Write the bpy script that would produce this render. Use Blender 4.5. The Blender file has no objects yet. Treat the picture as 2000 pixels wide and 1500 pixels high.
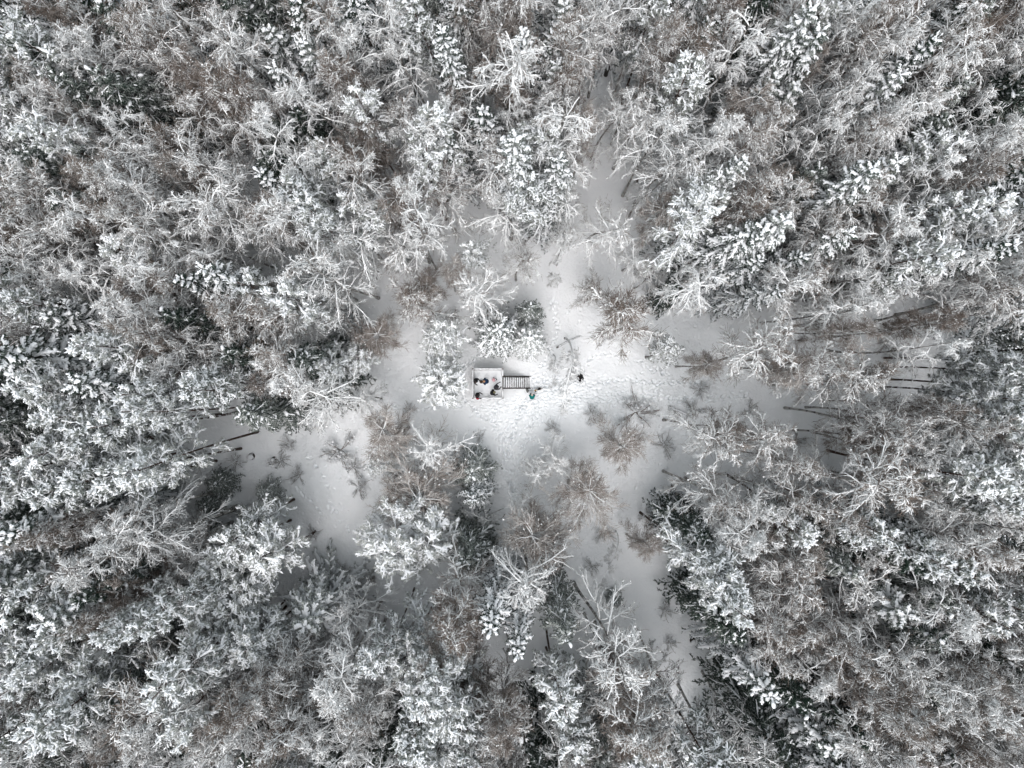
import bpy, bmesh, math, random
import numpy as np
from mathutils import Vector, Matrix

sc = bpy.context.scene
COL = sc.collection
# ------------------------------------------------------------------ camera, world, sun, exposure
CAM_Z, F_PX = 74.0, 1333.0           # metres above the snow, focal length in photo pixels (2000 wide)
cam_d = bpy.data.cameras.new("camera")
cam_d.sensor_width = 36.0
cam_d.lens = 36.0 * F_PX / 2000.0
cam_d.clip_start, cam_d.clip_end = 0.5, 2000.0
cam = bpy.data.objects.new("camera", cam_d)
cam.location = (0, 0, CAM_Z)
cam.rotation_euler = (0, 0, 0)
COL.objects.link(cam)
sc.camera = cam

SUN_EL, SUN_AZ = math.radians(64), math.radians(183)      # azimuth from north (+Y), clockwise: sun in the south
w = bpy.data.worlds.new("World"); sc.world = w; w.use_nodes = True
nt = w.node_tree; bg = nt.nodes["Background"]
sky = nt.nodes.new("ShaderNodeTexSky"); sky.sky_type = 'NISHITA'; sky.sun_disc = False
sky.sun_elevation = SUN_EL; sky.sun_rotation = SUN_AZ
sky.air_density = 1.0; sky.dust_density = 4.0; sky.ozone_density = 1.0
hs = nt.nodes.new("ShaderNodeHueSaturation"); hs.inputs["Saturation"].default_value = 0.28; hs.inputs["Hue"].default_value = 0.455
nt.links.new(sky.outputs[0], hs.inputs["Color"]); nt.links.new(hs.outputs[0], bg.inputs[0])
bg.inputs[1].default_value = 0.15
sun_d = bpy.data.lights.new("sun", 'SUN'); sun_d.energy = 0.5; sun_d.angle = math.radians(85); sun_d.color = (1.0, 0.985, 0.95)
sun = bpy.data.objects.new("sun", sun_d); COL.objects.link(sun)
sdir = Vector((math.sin(SUN_AZ) * math.cos(SUN_EL), math.cos(SUN_AZ) * math.cos(SUN_EL), math.sin(SUN_EL)))
sun.rotation_euler = sdir.to_track_quat('Z', 'Y').to_euler(); sun.location = (0, -60, 60)
vs = sc.view_settings
vs.view_transform = 'Standard'; vs.look = 'None'; vs.gamma = 1.0; vs.use_curve_mapping = False
vs.exposure = 0.92
sc.cycles.max_bounces = 8; sc.cycles.diffuse_bounces = 6; sc.cycles.glossy_bounces = 1

rng = np.random.default_rng(7)

def at(px, py, z=0.0):
    """photo pixel -> world x, y on the level z"""
    k = (CAM_Z - z) / F_PX
    return (px - 1000) * k, (750 - py) * k

# ------------------------------------------------------------------ helpers
def tag(o, label=None, cat=None, group=None, kind=None):
    if label: o["label"] = label
    if cat: o["category"] = cat
    if group: o["group"] = group
    if kind: o["kind"] = kind
    return o

def empty(name, loc=(0, 0, 0), rz=0.0):
    o = bpy.data.objects.new(name, None); COL.objects.link(o)
    o.location = loc; o.rotation_euler = (0, 0, rz); o.empty_display_size = 0.3
    return o

class MB:
    """collects numpy verts / quads / tris with a material slot each"""
    def __init__(self):
        self.v, self.q, self.t, self.qm, self.tm, self.n = [], [], [], [], [], 0
    def add(self, v, quads=None, tris=None, mat=0):
        v = np.asarray(v, float).reshape(-1, 3)
        if quads is not None and len(quads):
            q = np.asarray(quads, int) + self.n; self.q.append(q); self.qm.append(np.full(len(q), mat, int))
        if tris is not None and len(tris):
            t = np.asarray(tris, int) + self.n; self.t.append(t); self.tm.append(np.full(len(t), mat, int))
        self.v.append(v); self.n += len(v); return self
    def box(self, c, s, mat=0, rot=None):
        x, y, z = np.array(s) / 2
        v = np.array([[-x,-y,-z],[x,-y,-z],[x,y,-z],[-x,y,-z],[-x,-y,z],[x,-y,z],[x,y,z],[-x,y,z]])
        if rot is not None: v = v @ np.array(rot).T
        return self.add(v + np.array(c), [[0,3,2,1],[4,5,6,7],[0,1,5,4],[1,2,6,5],[2,3,7,6],[3,0,4,7]], mat=mat)
    def mesh(self, name, mats, smooth=True):
        me = bpy.data.meshes.new(name)
        V = np.concatenate(self.v)
        Q = np.concatenate(self.q) if self.q else np.zeros((0, 4), int)
        T = np.concatenate(self.t) if self.t else np.zeros((0, 3), int)
        me.vertices.add(len(V)); me.vertices.foreach_set("co", V.astype(np.float32).ravel())
        me.loops.add(len(Q) * 4 + len(T) * 3)
        me.loops.foreach_set("vertex_index", np.concatenate([Q.ravel(), T.ravel()]).astype(np.int32))
        me.polygons.add(len(Q) + len(T))
        ls = np.concatenate([np.arange(len(Q)) * 4, len(Q) * 4 + np.arange(len(T)) * 3])
        me.polygons.foreach_set("loop_start", ls.astype(np.int32))
        mi = np.concatenate(self.qm + self.tm) if (self.qm or self.tm) else np.zeros(0, int)
        me.polygons.foreach_set("material_index", mi.astype(np.int32))
        me.polygons.foreach_set("use_smooth", np.full(len(mi), smooth, bool))
        for m in mats: me.materials.append(m)
        me.update(calc_edges=True)
        return me
    def build(self, name, mats, parent=None, smooth=True):
        if not isinstance(mats, (list, tuple)): mats = [mats]
        o = bpy.data.objects.new(name, self.mesh(name, mats, smooth)); COL.objects.link(o)
        if parent is not None: o.parent = parent
        return o

def norm(a):
    return a / np.maximum(np.linalg.norm(a, axis=-1, keepdims=True), 1e-9)

def tubes(mb, P, R, sides, mat=0, flat=1.0, cap=False):
    """N poly-lines of K points, radius per point, as closed-round tubes"""
    P = np.asarray(P, float); R = np.asarray(R, float)
    N, K, _ = P.shape
    if N == 0: return
    T = np.empty_like(P); T[:, 1:-1] = P[:, 2:] - P[:, :-2]; T[:, 0] = P[:, 1] - P[:, 0]; T[:, -1] = P[:, -1] - P[:, -2]
    T = norm(T)
    ref = np.zeros_like(T); steep = np.abs(T[:, :1, 2:3]) > 0.93
    ref[..., 2] = 1.0
    ref = np.where(steep, np.array([1.0, 0.0, 0.0]), ref)
    U = norm(np.cross(T, ref)); V = np.cross(U, T)
    a = np.arange(sides) * 2 * np.pi / sides
    ring = (P[:, :, None, :] + R[:, :, None, None] * (np.cos(a)[None, None, :, None] * U[:, :, None, :] +
            flat * np.sin(a)[None, None, :, None] * V[:, :, None, :]))
    v = ring.reshape(-1, 3)
    base = (np.arange(N) * K * sides)[:, None, None]
    k = (np.arange(K - 1) * sides)[None, :, None]
    j = np.arange(sides)[None, None, :]; j2 = (j + 1) % sides
    q = np.stack([base + k + j, base + k + j2, base + k + sides + j2, base + k + sides + j], -1).reshape(-1, 4)
    tr = None
    if cap and sides >= 3:
        st = np.arange(N) * K * sides; en = st + (K - 1) * sides
        tr = np.concatenate([np.stack([en, en + i, en + i + 1], -1) for i in range(1, sides - 1)] +
                            [np.stack([st, st + i + 1, st + i], -1) for i in range(1, sides - 1)])
    mb.add(v, q, tr, mat)

def rowtube(mb, pts, radii, sides=6, mat=0, cap=True, flat=1.0):
    tubes(mb, np.array([pts], float), np.array([np.broadcast_to(radii, (len(pts),))], float), sides, mat, flat, cap)

def grow(start, d, L, K, droop, wig, r):
    """N shoots stepping along a direction that bends down (droop) and wanders (wig)"""
    N = len(start); P = np.empty((N, K, 3)); P[:, 0] = start; d = norm(np.array(d, float)); s = (np.asarray(L) / (K - 1))[:, None]
    dr = np.broadcast_to(np.asarray(droop, float), (N,))
    for k in range(1, K):
        d = d + r.normal(0, wig, (N, 3)); d[:, 2] -= dr / (K - 1); d = norm(d)
        P[:, k] = P[:, k - 1] + d * s
    return P

def spawn(P, n, s0, s1, a0, a1, r, flat=0.5):
    """n child roots per parent line: start, direction, position along the parent, parent index"""
    N, K, _ = P.shape
    s = r.uniform(s0, s1, (N, n)); f = s * (K - 1); i = np.minimum(f.astype(int), K - 2); t = (f - i)[..., None]
    idx = np.arange(N)[:, None]
    A, B = P[idx, i], P[idx, i + 1]
    st = A * (1 - t) + B * t; T = norm(B - A)
    q = r.normal(0, 1, (N, n, 3)); q[..., 2] *= flat
    q = norm(q - T * (q * T).sum(-1, keepdims=True))
    a = r.uniform(a0, a1, (N, n))[..., None]
    d = np.cos(a) * T + np.sin(a) * q
    return st.reshape(-1, 3), d.reshape(-1, 3), s.ravel(), np.repeat(np.arange(N), n)

def ico(sub):
    bm = bmesh.new(); bmesh.ops.create_icosphere(bm, subdivisions=sub, radius=1.0)
    v = np.array([x.co[:] for x in bm.verts]); f = np.array([[y.index for y in x.verts] for x in bm.faces]); bm.free()
    return v, f
ICO1, ICO2 = ico(1), ico(2)

def blobs(mb, C, S, mat, r, src=ICO1, lump=0.18):
    """lumpy ellipsoids: centres C (N,3), half sizes S (N,3)"""
    v, f = src; N = len(C)
    if N == 0: return
    k = 1 + r.normal(0, lump, (N, len(v), 1))
    ang = r.uniform(0, 2 * np.pi, N); c, s = np.cos(ang)[:, None], np.sin(ang)[:, None]
    vx = v[None] * k * S[:, None, :]
    X = np.stack([vx[..., 0] * c - vx[..., 1] * s, vx[..., 0] * s + vx[..., 1] * c, vx[..., 2]], -1) + C[:, None, :]
    T = (f[None] + (np.arange(N) * len(v))[:, None, None]).reshape(-1, 3)
    mb.add(X.reshape(-1, 3), None, T, mat)

# ------------------------------------------------------------------ materials
def mat(name, col, rough=0.8, noise=None, bump=None, coord="Object"):
    m = bpy.data.materials.new(name); m.use_nodes = True
    n, l = m.node_tree.nodes, m.node_tree.links; b = n["Principled BSDF"]
    b.inputs["Base Color"].default_value = (*col, 1); b.inputs["Roughness"].default_value = rough
    b.inputs["Specular IOR Level"].default_value = 0.25
    tc = n.new("ShaderNodeTexCoord")
    if noise:
        scale, col2, lo, hi = noise
        nz = n.new("ShaderNodeTexNoise"); nz.inputs["Scale"].default_value = scale; nz.inputs["Detail"].default_value = 5
        l.new(tc.outputs[coord], nz.inputs["Vector"])
        mr = n.new("ShaderNodeMapRange"); mr.inputs[1].default_value = lo; mr.inputs[2].default_value = hi
        l.new(nz.outputs[0], mr.inputs[0])
        mx = n.new("ShaderNodeMix"); mx.data_type = 'RGBA'; mx.inputs[6].default_value = (*col, 1); mx.inputs[7].default_value = (*col2, 1)
        l.new(mr.outputs[0], mx.inputs[0]); l.new(mx.outputs[2], b.inputs["Base Color"])
    if bump:
        scale, strength, dist = bump
        nz = n.new("ShaderNodeTexNoise"); nz.inputs["Scale"].default_value = scale; nz.inputs["Detail"].default_value = 6
        l.new(tc.outputs[coord], nz.inputs["Vector"])
        bp = n.new("ShaderNodeBump"); bp.inputs["Strength"].default_value = strength; bp.inputs["Distance"].default_value = dist
        l.new(nz.outputs[0], bp.inputs["Height"]); l.new(bp.outputs[0], b.inputs["Normal"])
    return m

def topped(name, under, top, lo, hi, rough=0.85, nscale=6.0, namp=0.5):
    """wood or needles that carry snow or rime where they face up"""
    m = mat(name, under, rough)
    n, l = m.node_tree.nodes, m.node_tree.links; b = n["Principled BSDF"]; tc = n["Texture Coordinate"]
    g = n.new("ShaderNodeNewGeometry"); sp = n.new("ShaderNodeSeparateXYZ"); l.new(g.outputs["Normal"], sp.inputs[0])
    nz = n.new("ShaderNodeTexNoise"); nz.inputs["Scale"].default_value = nscale; nz.inputs["Detail"].default_value = 3
    l.new(tc.outputs["Object"], nz.inputs["Vector"])
    ma = n.new("ShaderNodeMath"); ma.operation = 'MULTIPLY_ADD'; ma.inputs[1].default_value = namp * 2; ma.inputs[2].default_value = -namp
    l.new(nz.outputs[0], ma.inputs[0])
    ad = n.new("ShaderNodeMath"); l.new(sp.outputs[2], ad.inputs[0]); l.new(ma.outputs[0], ad.inputs[1])
    oi = n.new("ShaderNodeObjectInfo"); mo = n.new("ShaderNodeMath"); mo.operation = 'MULTIPLY_ADD'; mo.inputs[1].default_value = 0.6; mo.inputs[2].default_value = -0.3
    l.new(oi.outputs["Random"], mo.inputs[0]); ad2 = n.new("ShaderNodeMath"); l.new(ad.outputs[0], ad2.inputs[0]); l.new(mo.outputs[0], ad2.inputs[1]); ad = ad2
    mr = n.new("ShaderNodeMapRange"); mr.interpolation_type = 'SMOOTHSTEP'; mr.inputs[1].default_value = lo; mr.inputs[2].default_value = hi
    l.new(ad.outputs[0], mr.inputs[0])
    mx = n.new("ShaderNodeMix"); mx.data_type = 'RGBA'; mx.inputs[6].default_value = (*under, 1); mx.inputs[7].default_value = (*top, 1)
    l.new(mr.outputs[0], mx.inputs[0]); l.new(mx.outputs[2], b.inputs["Base Color"])
    return m

SNOW = (0.80, 0.82, 0.84)
M = {}
M['snow'] = mat("snow", SNOW, 0.65, bump=(9.0, 0.5, 0.06))
M['ground'] = mat("snow_ground", (0.83, 0.85, 0.865), 0.7, noise=(0.35, (0.79, 0.815, 0.835), 0.35, 0.7), bump=(4.0, 0.6, 0.12))
M['rime'] = topped("rimed_wood", (0.10, 0.085, 0.075), (0.80, 0.815, 0.82), -0.25, 0.4)
M['rime_twig'] = topped("rimed_twig", (0.16, 0.14, 0.125), (0.74, 0.755, 0.76), -0.55, 0.25, nscale=1.3, namp=0.55)
M['twig'] = mat("bare_twig", (0.155, 0.118, 0.096), 0.9, noise=(0.9, (0.25, 0.22, 0.195), 0.35, 0.7))
M['frost_twig'] = topped("half_rimed_twig", (0.15, 0.115, 0.095), (0.62, 0.60, 0.58), 0.0, 0.9, nscale=2.0, namp=0.6)
M['birch_bark'] = mat("birch_bark", (0.40, 0.39, 0.37), 0.8, noise=(3.2, (0.05, 0.045, 0.042), 0.47, 0.62))
M['pine_bark'] = topped("pine_bark", (0.060, 0.034, 0.025), (0.62, 0.63, 0.64), 0.15, 0.5, nscale=2.2, namp=1.6)
M['dark_bark'] = topped("spruce_bark", (0.045, 0.036, 0.03), (0.60, 0.61, 0.62), 0.3, 0.7, nscale=3.0, namp=1.6)
M['needle'] = topped("spruce_needles", (0.017, 0.034, 0.024), (0.56, 0.59, 0.57), 0.3, 1.35, nscale=3.0, namp=0.7)
M['pine_needle'] = topped("pine_needles", (0.045, 0.066, 0.046), (0.60, 0.62, 0.60), -0.1, 1.1, nscale=4.0, namp=0.7)

# ------------------------------------------------------------------ snow ground
def value_noise(x, y, seed, cell):
    r = np.random.default_rng(seed); G = r.uniform(-1, 1, (256, 256))
    fx, fy = x / cell + 100.3, y / cell + 90.7; ix, iy = np.floor(fx).astype(int), np.floor(fy).astype(int)
    tx, ty = fx - ix, fy - iy; tx = tx * tx * (3 - 2 * tx); ty = ty * ty * (3 - 2 * ty)
    g = lambda a, b: G[a % 256, b % 256]
    return (g(ix, iy) * (1 - tx) + g(ix + 1, iy) * tx) * (1 - ty) + (g(ix, iy + 1) * (1 - tx) + g(ix + 1, iy + 1) * tx) * ty

def lines(a, b, dense, mid_a, mid_b):
    far = [-600, -350, -200, -130]
    L = list(np.arange(a, mid_a, 0.7)) + list(np.arange(mid_a, mid_b, dense)) + list(np.arange(mid_b, b, 0.7))
    return np.array(far + L + [-q for q in far[::-1]])

gx = lines(-72, 72, 0.085, -24, 27); gy = lines(-58, 58, 0.085, -18, 9)
X, Y = np.meshgrid(gx, gy, indexing='ij')
Z = 0.20 * value_noise(X, Y, 1, 9.0) + 0.14 * value_noise(X, Y, 2, 3.1) + 0.07 * value_noise(X, Y, 3, 1.1)
inner = (X > -24) & (X < 27) & (Y > -18) & (Y < 9)
fade = np.clip((X + 24) / 3, 0, 1) * np.clip((27 - X) / 4, 0, 1) * np.clip((Y + 18) / 3, 0, 1) * np.clip((9 - Y) / 3, 0, 1)
Z += np.where(inner, 0.03 * value_noise(X, Y, 4, 0.4), 0) * fade
# bright bank of drifted snow at the left of the clearing
bx, by = at(640, 945); Z += 1.3 * np.exp(-(((X - bx) / 4.0) ** 2 + ((Y - by) / 6.0) ** 2))
Z -= Z[np.argmin(np.abs(gx)), np.argmin(np.abs(gy))]
flat_mask = np.clip((np.hypot(X + 1.0, Y) - 5) / 5, 0, 1); Z *= 0.25 + 0.75 * flat_mask

litter = 0.035 * np.maximum(0, value_noise(X, Y, 6, 0.55)) * np.maximum(0, value_noise(X, Y, 7, 2.4)) * inner * fade
Z += litter * 2.0
def dent(x, y, ang, depth, lx, ly):
    i0, i1 = np.searchsorted(gx, [x - 0.6, x + 0.6]); j0, j1 = np.searchsorted(gy, [y - 0.6, y + 0.6])
    if i1 - i0 < 4 or j1 - j0 < 4: return
    dx, dy = X[i0:i1, j0:j1] - x, Y[i0:i1, j0:j1] - y; c, s = math.cos(ang), math.sin(ang)
    u, v = (dx * c + dy * s) / lx, (-dx * s + dy * c) / ly; q = u * u + v * v
    Z[i0:i1, j0:j1] += -depth * np.exp(-q ** 2) + depth * 0.35 * np.exp(-(np.sqrt(q) - 1.5) ** 2 * 6)

def trail(pts, n, spread, depth=0.09):
    P = np.array([at(*p) for p in pts]); seg = np.linalg.norm(np.diff(P, axis=0), axis=1); cum = np.concatenate([[0], np.cumsum(seg)])
    for k in range(n):
        s = rng.uniform(0, cum[-1]); i = min(np.searchsorted(cum, s, 'right') - 1, len(seg) - 1)
        d = (P[i + 1] - P[i]) / seg[i]; q = P[i] + d * (s - cum[i]); o = rng.normal(0, spread)
        a = math.atan2(d[1], d[0]) + rng.normal(0, 0.35)
        dent(q[0] - d[1] * o, q[1] + d[0] * o, a, depth * rng.uniform(0.5, 1.3), rng.uniform(0.15, 0.24), rng.uniform(0.08, 0.12))
trail([(1036, 746), (1090, 742), (1150, 752), (1215, 742), (1300, 748), (1400, 742)], 190, 0.16, 0.15)
trail([(1036, 752), (1100, 768), (1180, 782), (1250, 770), (1330, 782), (1460, 772)], 200, 0.17, 0.14)
trail([(1046, 764), (1020, 800), (1000, 850), (985, 900), (996, 945), (1008, 985)], 190, 0.17, 0.15)
trail([(1034, 758), (1050, 800), (1030, 850), (1012, 900), (1005, 950), (1012, 1000)], 170, 0.2, 0.14)
trail([(985, 780), (960, 800), (975, 840), (990, 880)], 110, 0.3, 0.12)
trail([(1133, 742), (1100, 752), (1060, 756)], 50, 0.12, 0.13); trail([(1134, 736), (1150, 700), (1180, 690), (1240, 705), (1310, 735)], 90, 0.18, 0.12)
trail([(1040, 735), (1070, 700), (1090, 640), (1075, 560)], 70, 0.15, 0.13); trail([(1060, 745), (1110, 775), (1170, 800), (1230, 830)], 80, 0.3, 0.10)
trail([(940, 690), (905, 720), (903, 770), (925, 800), (965, 830), (975, 880)], 170, 0.16, 0.11)
trail([(900, 796), (850, 792), (800, 800), (760, 790)], 70, 0.15, 0.10); trail([(940, 800), (1000, 790), (1060, 780), (1140, 790)], 130, 0.5, 0.09)
trail([(1036, 750), (1110, 765), (1200, 770), (1290, 765)], 330, 0.9, 0.10); trail([(920, 800), (980, 800), (1060, 785), (1140, 800)], 300, 0.9, 0.09); trail([(1000, 820), (990, 880), (1000, 950)], 200, 0.6, 0.09)
trail([(905, 700), (870, 690)], 14, 0.15, 0.1); trail([(1050, 770), (1040, 830), (1010, 870)], 100, 0.7, 0.07)
trail([(652, 975), (662, 1000), (690, 1040)], 9, 0.25, 0.26); trail([(470, 880), (500, 885), (560, 930), (640, 1000)], 34, 0.14, 0.2)
trail([(600, 880), (640, 930), (690, 1010), (715, 1080)], 26, 0.12, 0.18); trail([(1150, 1140), (1230, 1180), (1290, 1240), (1400, 1380)], 50, 0.2, 0.12)
for _ in range(900):          # clumps of snow dropped from the boughs
    cx_, cy_ = rng.uniform(-23, 26), rng.uniform(-17, 8.5)
    if math.hypot(cx_ + 1, cy_) > 5: dent(cx_, cy_, rng.uniform(0, 3.1), rng.choice([-0.07, -0.05, 0.06, 0.09]), rng.uniform(0.09, 0.2), rng.uniform(0.07, 0.15))
nx, ny = X.shape
idx = np.arange(nx * ny).reshape(nx, ny)
gq = np.stack([idx[:-1, :-1], idx[1:, :-1], idx[1:, 1:], idx[:-1, 1:]], -1).reshape(-1, 4)
mb = MB(); mb.add(np.stack([X, Y, Z], -1).reshape(-1, 3), gq)
ground = mb.build("snowy_ground", M['ground']); tag(ground, "trampled and drifted snow on the forest floor", None, None, "structure")
def zg(x, y):
    return float(Z[min(np.searchsorted(gx, x), nx - 1), min(np.searchsorted(gy, y), ny - 1)])

# ------------------------------------------------------------------ tree prototypes (mesh data only)
def trunk_line(H, K, bend, r):
    t = np.linspace(0, 1, K); ph = r.uniform(0, 6.28, 2)
    return np.stack([bend * np.sin(t * 2.6 + ph[0]) * t, bend * np.sin(t * 2.3 + ph[1]) * t, H * t], -1)

def on_trunk(T, t):
    K = len(T); f = np.clip(t, 0, 1) * (K - 1); i = np.minimum(f.astype(int), K - 2); u = (f - i)[:, None]
    return T[i] * (1 - u) + T[i + 1] * u

def birch(seed, H=17.0, spread=2.9, brown=0.25, nprim=22, up=(0.5, 1.05), droop=(0.9, 1.9), t0=0.42):
    """returns meshes trunk, crown.  brown = share of the shoots that shed their rime"""
    r = np.random.default_rng(seed)
    T = trunk_line(H * 0.97, 14, 0.8, r)
    tm = MB(); rad = np.linspace(0.125, 0.025, 14); rad[0] = 0.17
    rowtube(tm, T, rad, 8); trunk = tm.mesh("birch_trunk", [M['birch_bark']])
    c = MB()
    t = t0 + (0.98 - t0) * np.sort(r.uniform(0, 1, nprim)) ** 0.85
    az = np.arange(nprim) * 2.399 + r.uniform(-0.6, 0.6, nprim)
    el = r.uniform(*up, nprim) + 0.35 * (t > 0.85)
    q = (t - t0) / (1 - t0)
    L = spread * (1.15 - 0.75 * q ** 1.6) * r.uniform(0.6, 1.2, nprim) * np.where(q < 0.12, 0.75, 1)
    d = np.stack([np.cos(az) * np.cos(el), np.sin(az) * np.cos(el), np.sin(el)], -1)
    P = grow(on_trunk(T, t), d, L, 8, r.uniform(*droop, nprim) * (1.1 - 0.5 * q), 0.13, r)
    k = np.linspace(1, 0.45, 8)
    k[0] = 0.6
    R1 = (0.066 * (0.6 + 0.4 * L / spread))[:, None] * k; R1[:, 0] = np.minimum(R1[:, 0], 0.8 * np.interp(t, np.linspace(0, 1, 14), rad))
    tubes(c, P, R1, 6, 0, 1.0, True)
    st, dd, s, pi = spawn(P, 10, 0.2, 1.0, 0.35, 0.85, r, 0.8)
    L2 = 0.42 * L[pi] * (1.15 - 0.6 * s) * r.uniform(0.5, 1.3, len(s))
    S = grow(st, dd, L2, 5, r.uniform(0.3, 1.3, len(s)), 0.2, r)
    tubes(c, S, 0.034 * r.uniform(0.7, 1.25, (len(S), 1)) * np.linspace(1, 0.6, 5), 4, 0, 1.0, True)
    # twigs: rimed ones droop, bare ones stand in brooms near the tree top
    st, dd, s, si = spawn(S, 10, 0.1, 1.0, 0.35, 0.95, r, 0.9)
    isb = r.uniform(0, 1, len(s)) < brown * np.clip(0.5 + 1.6 * (t[pi][si] - 0.6), 0.1, 1.6)
    L3 = r.uniform(0.18, 0.55, len(s))
    a = ~isb
    W = grow(st[a], dd[a], L3[a] * 0.85, 4, r.uniform(0.2, 1.2, a.sum()), 0.28, r)
    tubes(c, W, 0.0165 * r.uniform(0.6, 1.35, (len(W), 1)) * np.array([1, 1.05, 1.0, 0.6]), 3, 1)
    W = grow(st[isb], dd[isb] + np.array([0, 0, 0.25]), L3[isb] * 1.35, 3, 0.1, 0.2, r)
    tubes(c, W, 0.0095 * np.ones((len(W), 3)), 3, 2)
    # rime tufts at the shoot tips
    pick = r.uniform(0, 1, len(S)) < 0.75
    tips = S[pick, -1] + r.normal(0, 0.05, (pick.sum(), 3))
    sz = r.uniform(0.03, 0.075, (pick.sum(), 1)) * np.array([1.2, 1.0, 0.7]); blobs(c, tips, sz, 0, r, ICO1, 0.3)
    if brown > 0.2:
        n = int(1500 * brown); i = r.integers(0, nprim, n)
        f = r.uniform(0.1, 1, n); j = np.minimum((f * 7).astype(int), 6)
        base = P[i, j]
        di = norm(base - on_trunk(T, np.full(n, 0.55))) + r.normal(0, 0.45, (n, 3)) + np.array([0, 0, 0.3])
        W = grow(base, di, r.uniform(0.4, 1.0, n), 4, 0.3, 0.2, r)
        tubes(c, W, 0.011 * np.ones((n, 1)) * np.array([1.3, 1, 0.8, 0.6]), 3, 2)
    return trunk, c.mesh("birch_crown", [M['rime'], M['rime_twig'], M['twig']])

def twiggy(seed, H=15.0, spread=2.4):
    """leafless tree whose dense fine twigs have lost most of their rime"""
    r = np.random.default_rng(seed)
    T = trunk_line(H * 0.95, 12, 0.85, r); tm = MB(); rad = np.linspace(0.13, 0.02, 12); rad[0] = 0.18
    rowtube(tm, T, rad, 8); trunk = tm.mesh("bare_tree_trunk", [M['birch_bark']])
    c = MB(); n = 34
    t = 0.45 + 0.53 * np.sort(r.uniform(0, 1, n)); az = np.arange(n) * 2.399 + r.uniform(-0.5, 0.5, n); el = r.uniform(0.5, 1.1, n)
    q = (t - 0.45) / 0.55; L = spread * (1.1 - 0.55 * q ** 1.5) * r.uniform(0.4, 1.25, n) * (1 + 0.22 * np.cos(az - r.uniform(0, 6.28)))
    d = np.stack([np.cos(az) * np.cos(el), np.sin(az) * np.cos(el), np.sin(el)], -1)
    P = grow(on_trunk(T, t), d, L, 7, r.uniform(0.5, 1.2, n), 0.1, r)
    tubes(c, P, 0.03 * np.ones((n, 1)) * np.linspace(1, 0.35, 7), 5, 0, 1.0, True)
    st, dd, s, pi = spawn(P, 10, 0.15, 1, 0.4, 0.9, r, 0.9)
    S = grow(st, dd, 0.45 * L[pi] * (1.2 - 0.6 * s) * r.uniform(0.5, 1.2, len(s)), 5, 0.35, 0.12, r)
    tubes(c, S, 0.018 * np.ones((len(S), 1)) * np.linspace(1, 0.6, 5), 3, 3)
    st, dd, s, si = spawn(S, 12, 0.1, 1, 0.3, 0.9, r, 1.0)
    W = grow(st, dd, r.uniform(0.25, 0.7, len(s)), 3, 0.2, 0.13, r); f = r.uniform(0, 1, len(W)) < 0.5
    tubes(c, W[f], 0.0085 * np.ones((f.sum(), 3)), 3, 2)
    tubes(c, W[~f], 0.0115 * np.ones(((~f).sum(), 3)), 3, 3)
    f = r.uniform(0, 1, len(W)) < 0.05
    blobs(c, W[f, -1], r.uniform(0.03, 0.06, (f.sum(), 1)) * np.ones((1, 3)), 0, r, ICO1, 0.2)
    return trunk, c.mesh("bare_tree_crown", [M['rime'], M['rime_twig'], M['twig'], M['frost_twig']])

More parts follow.
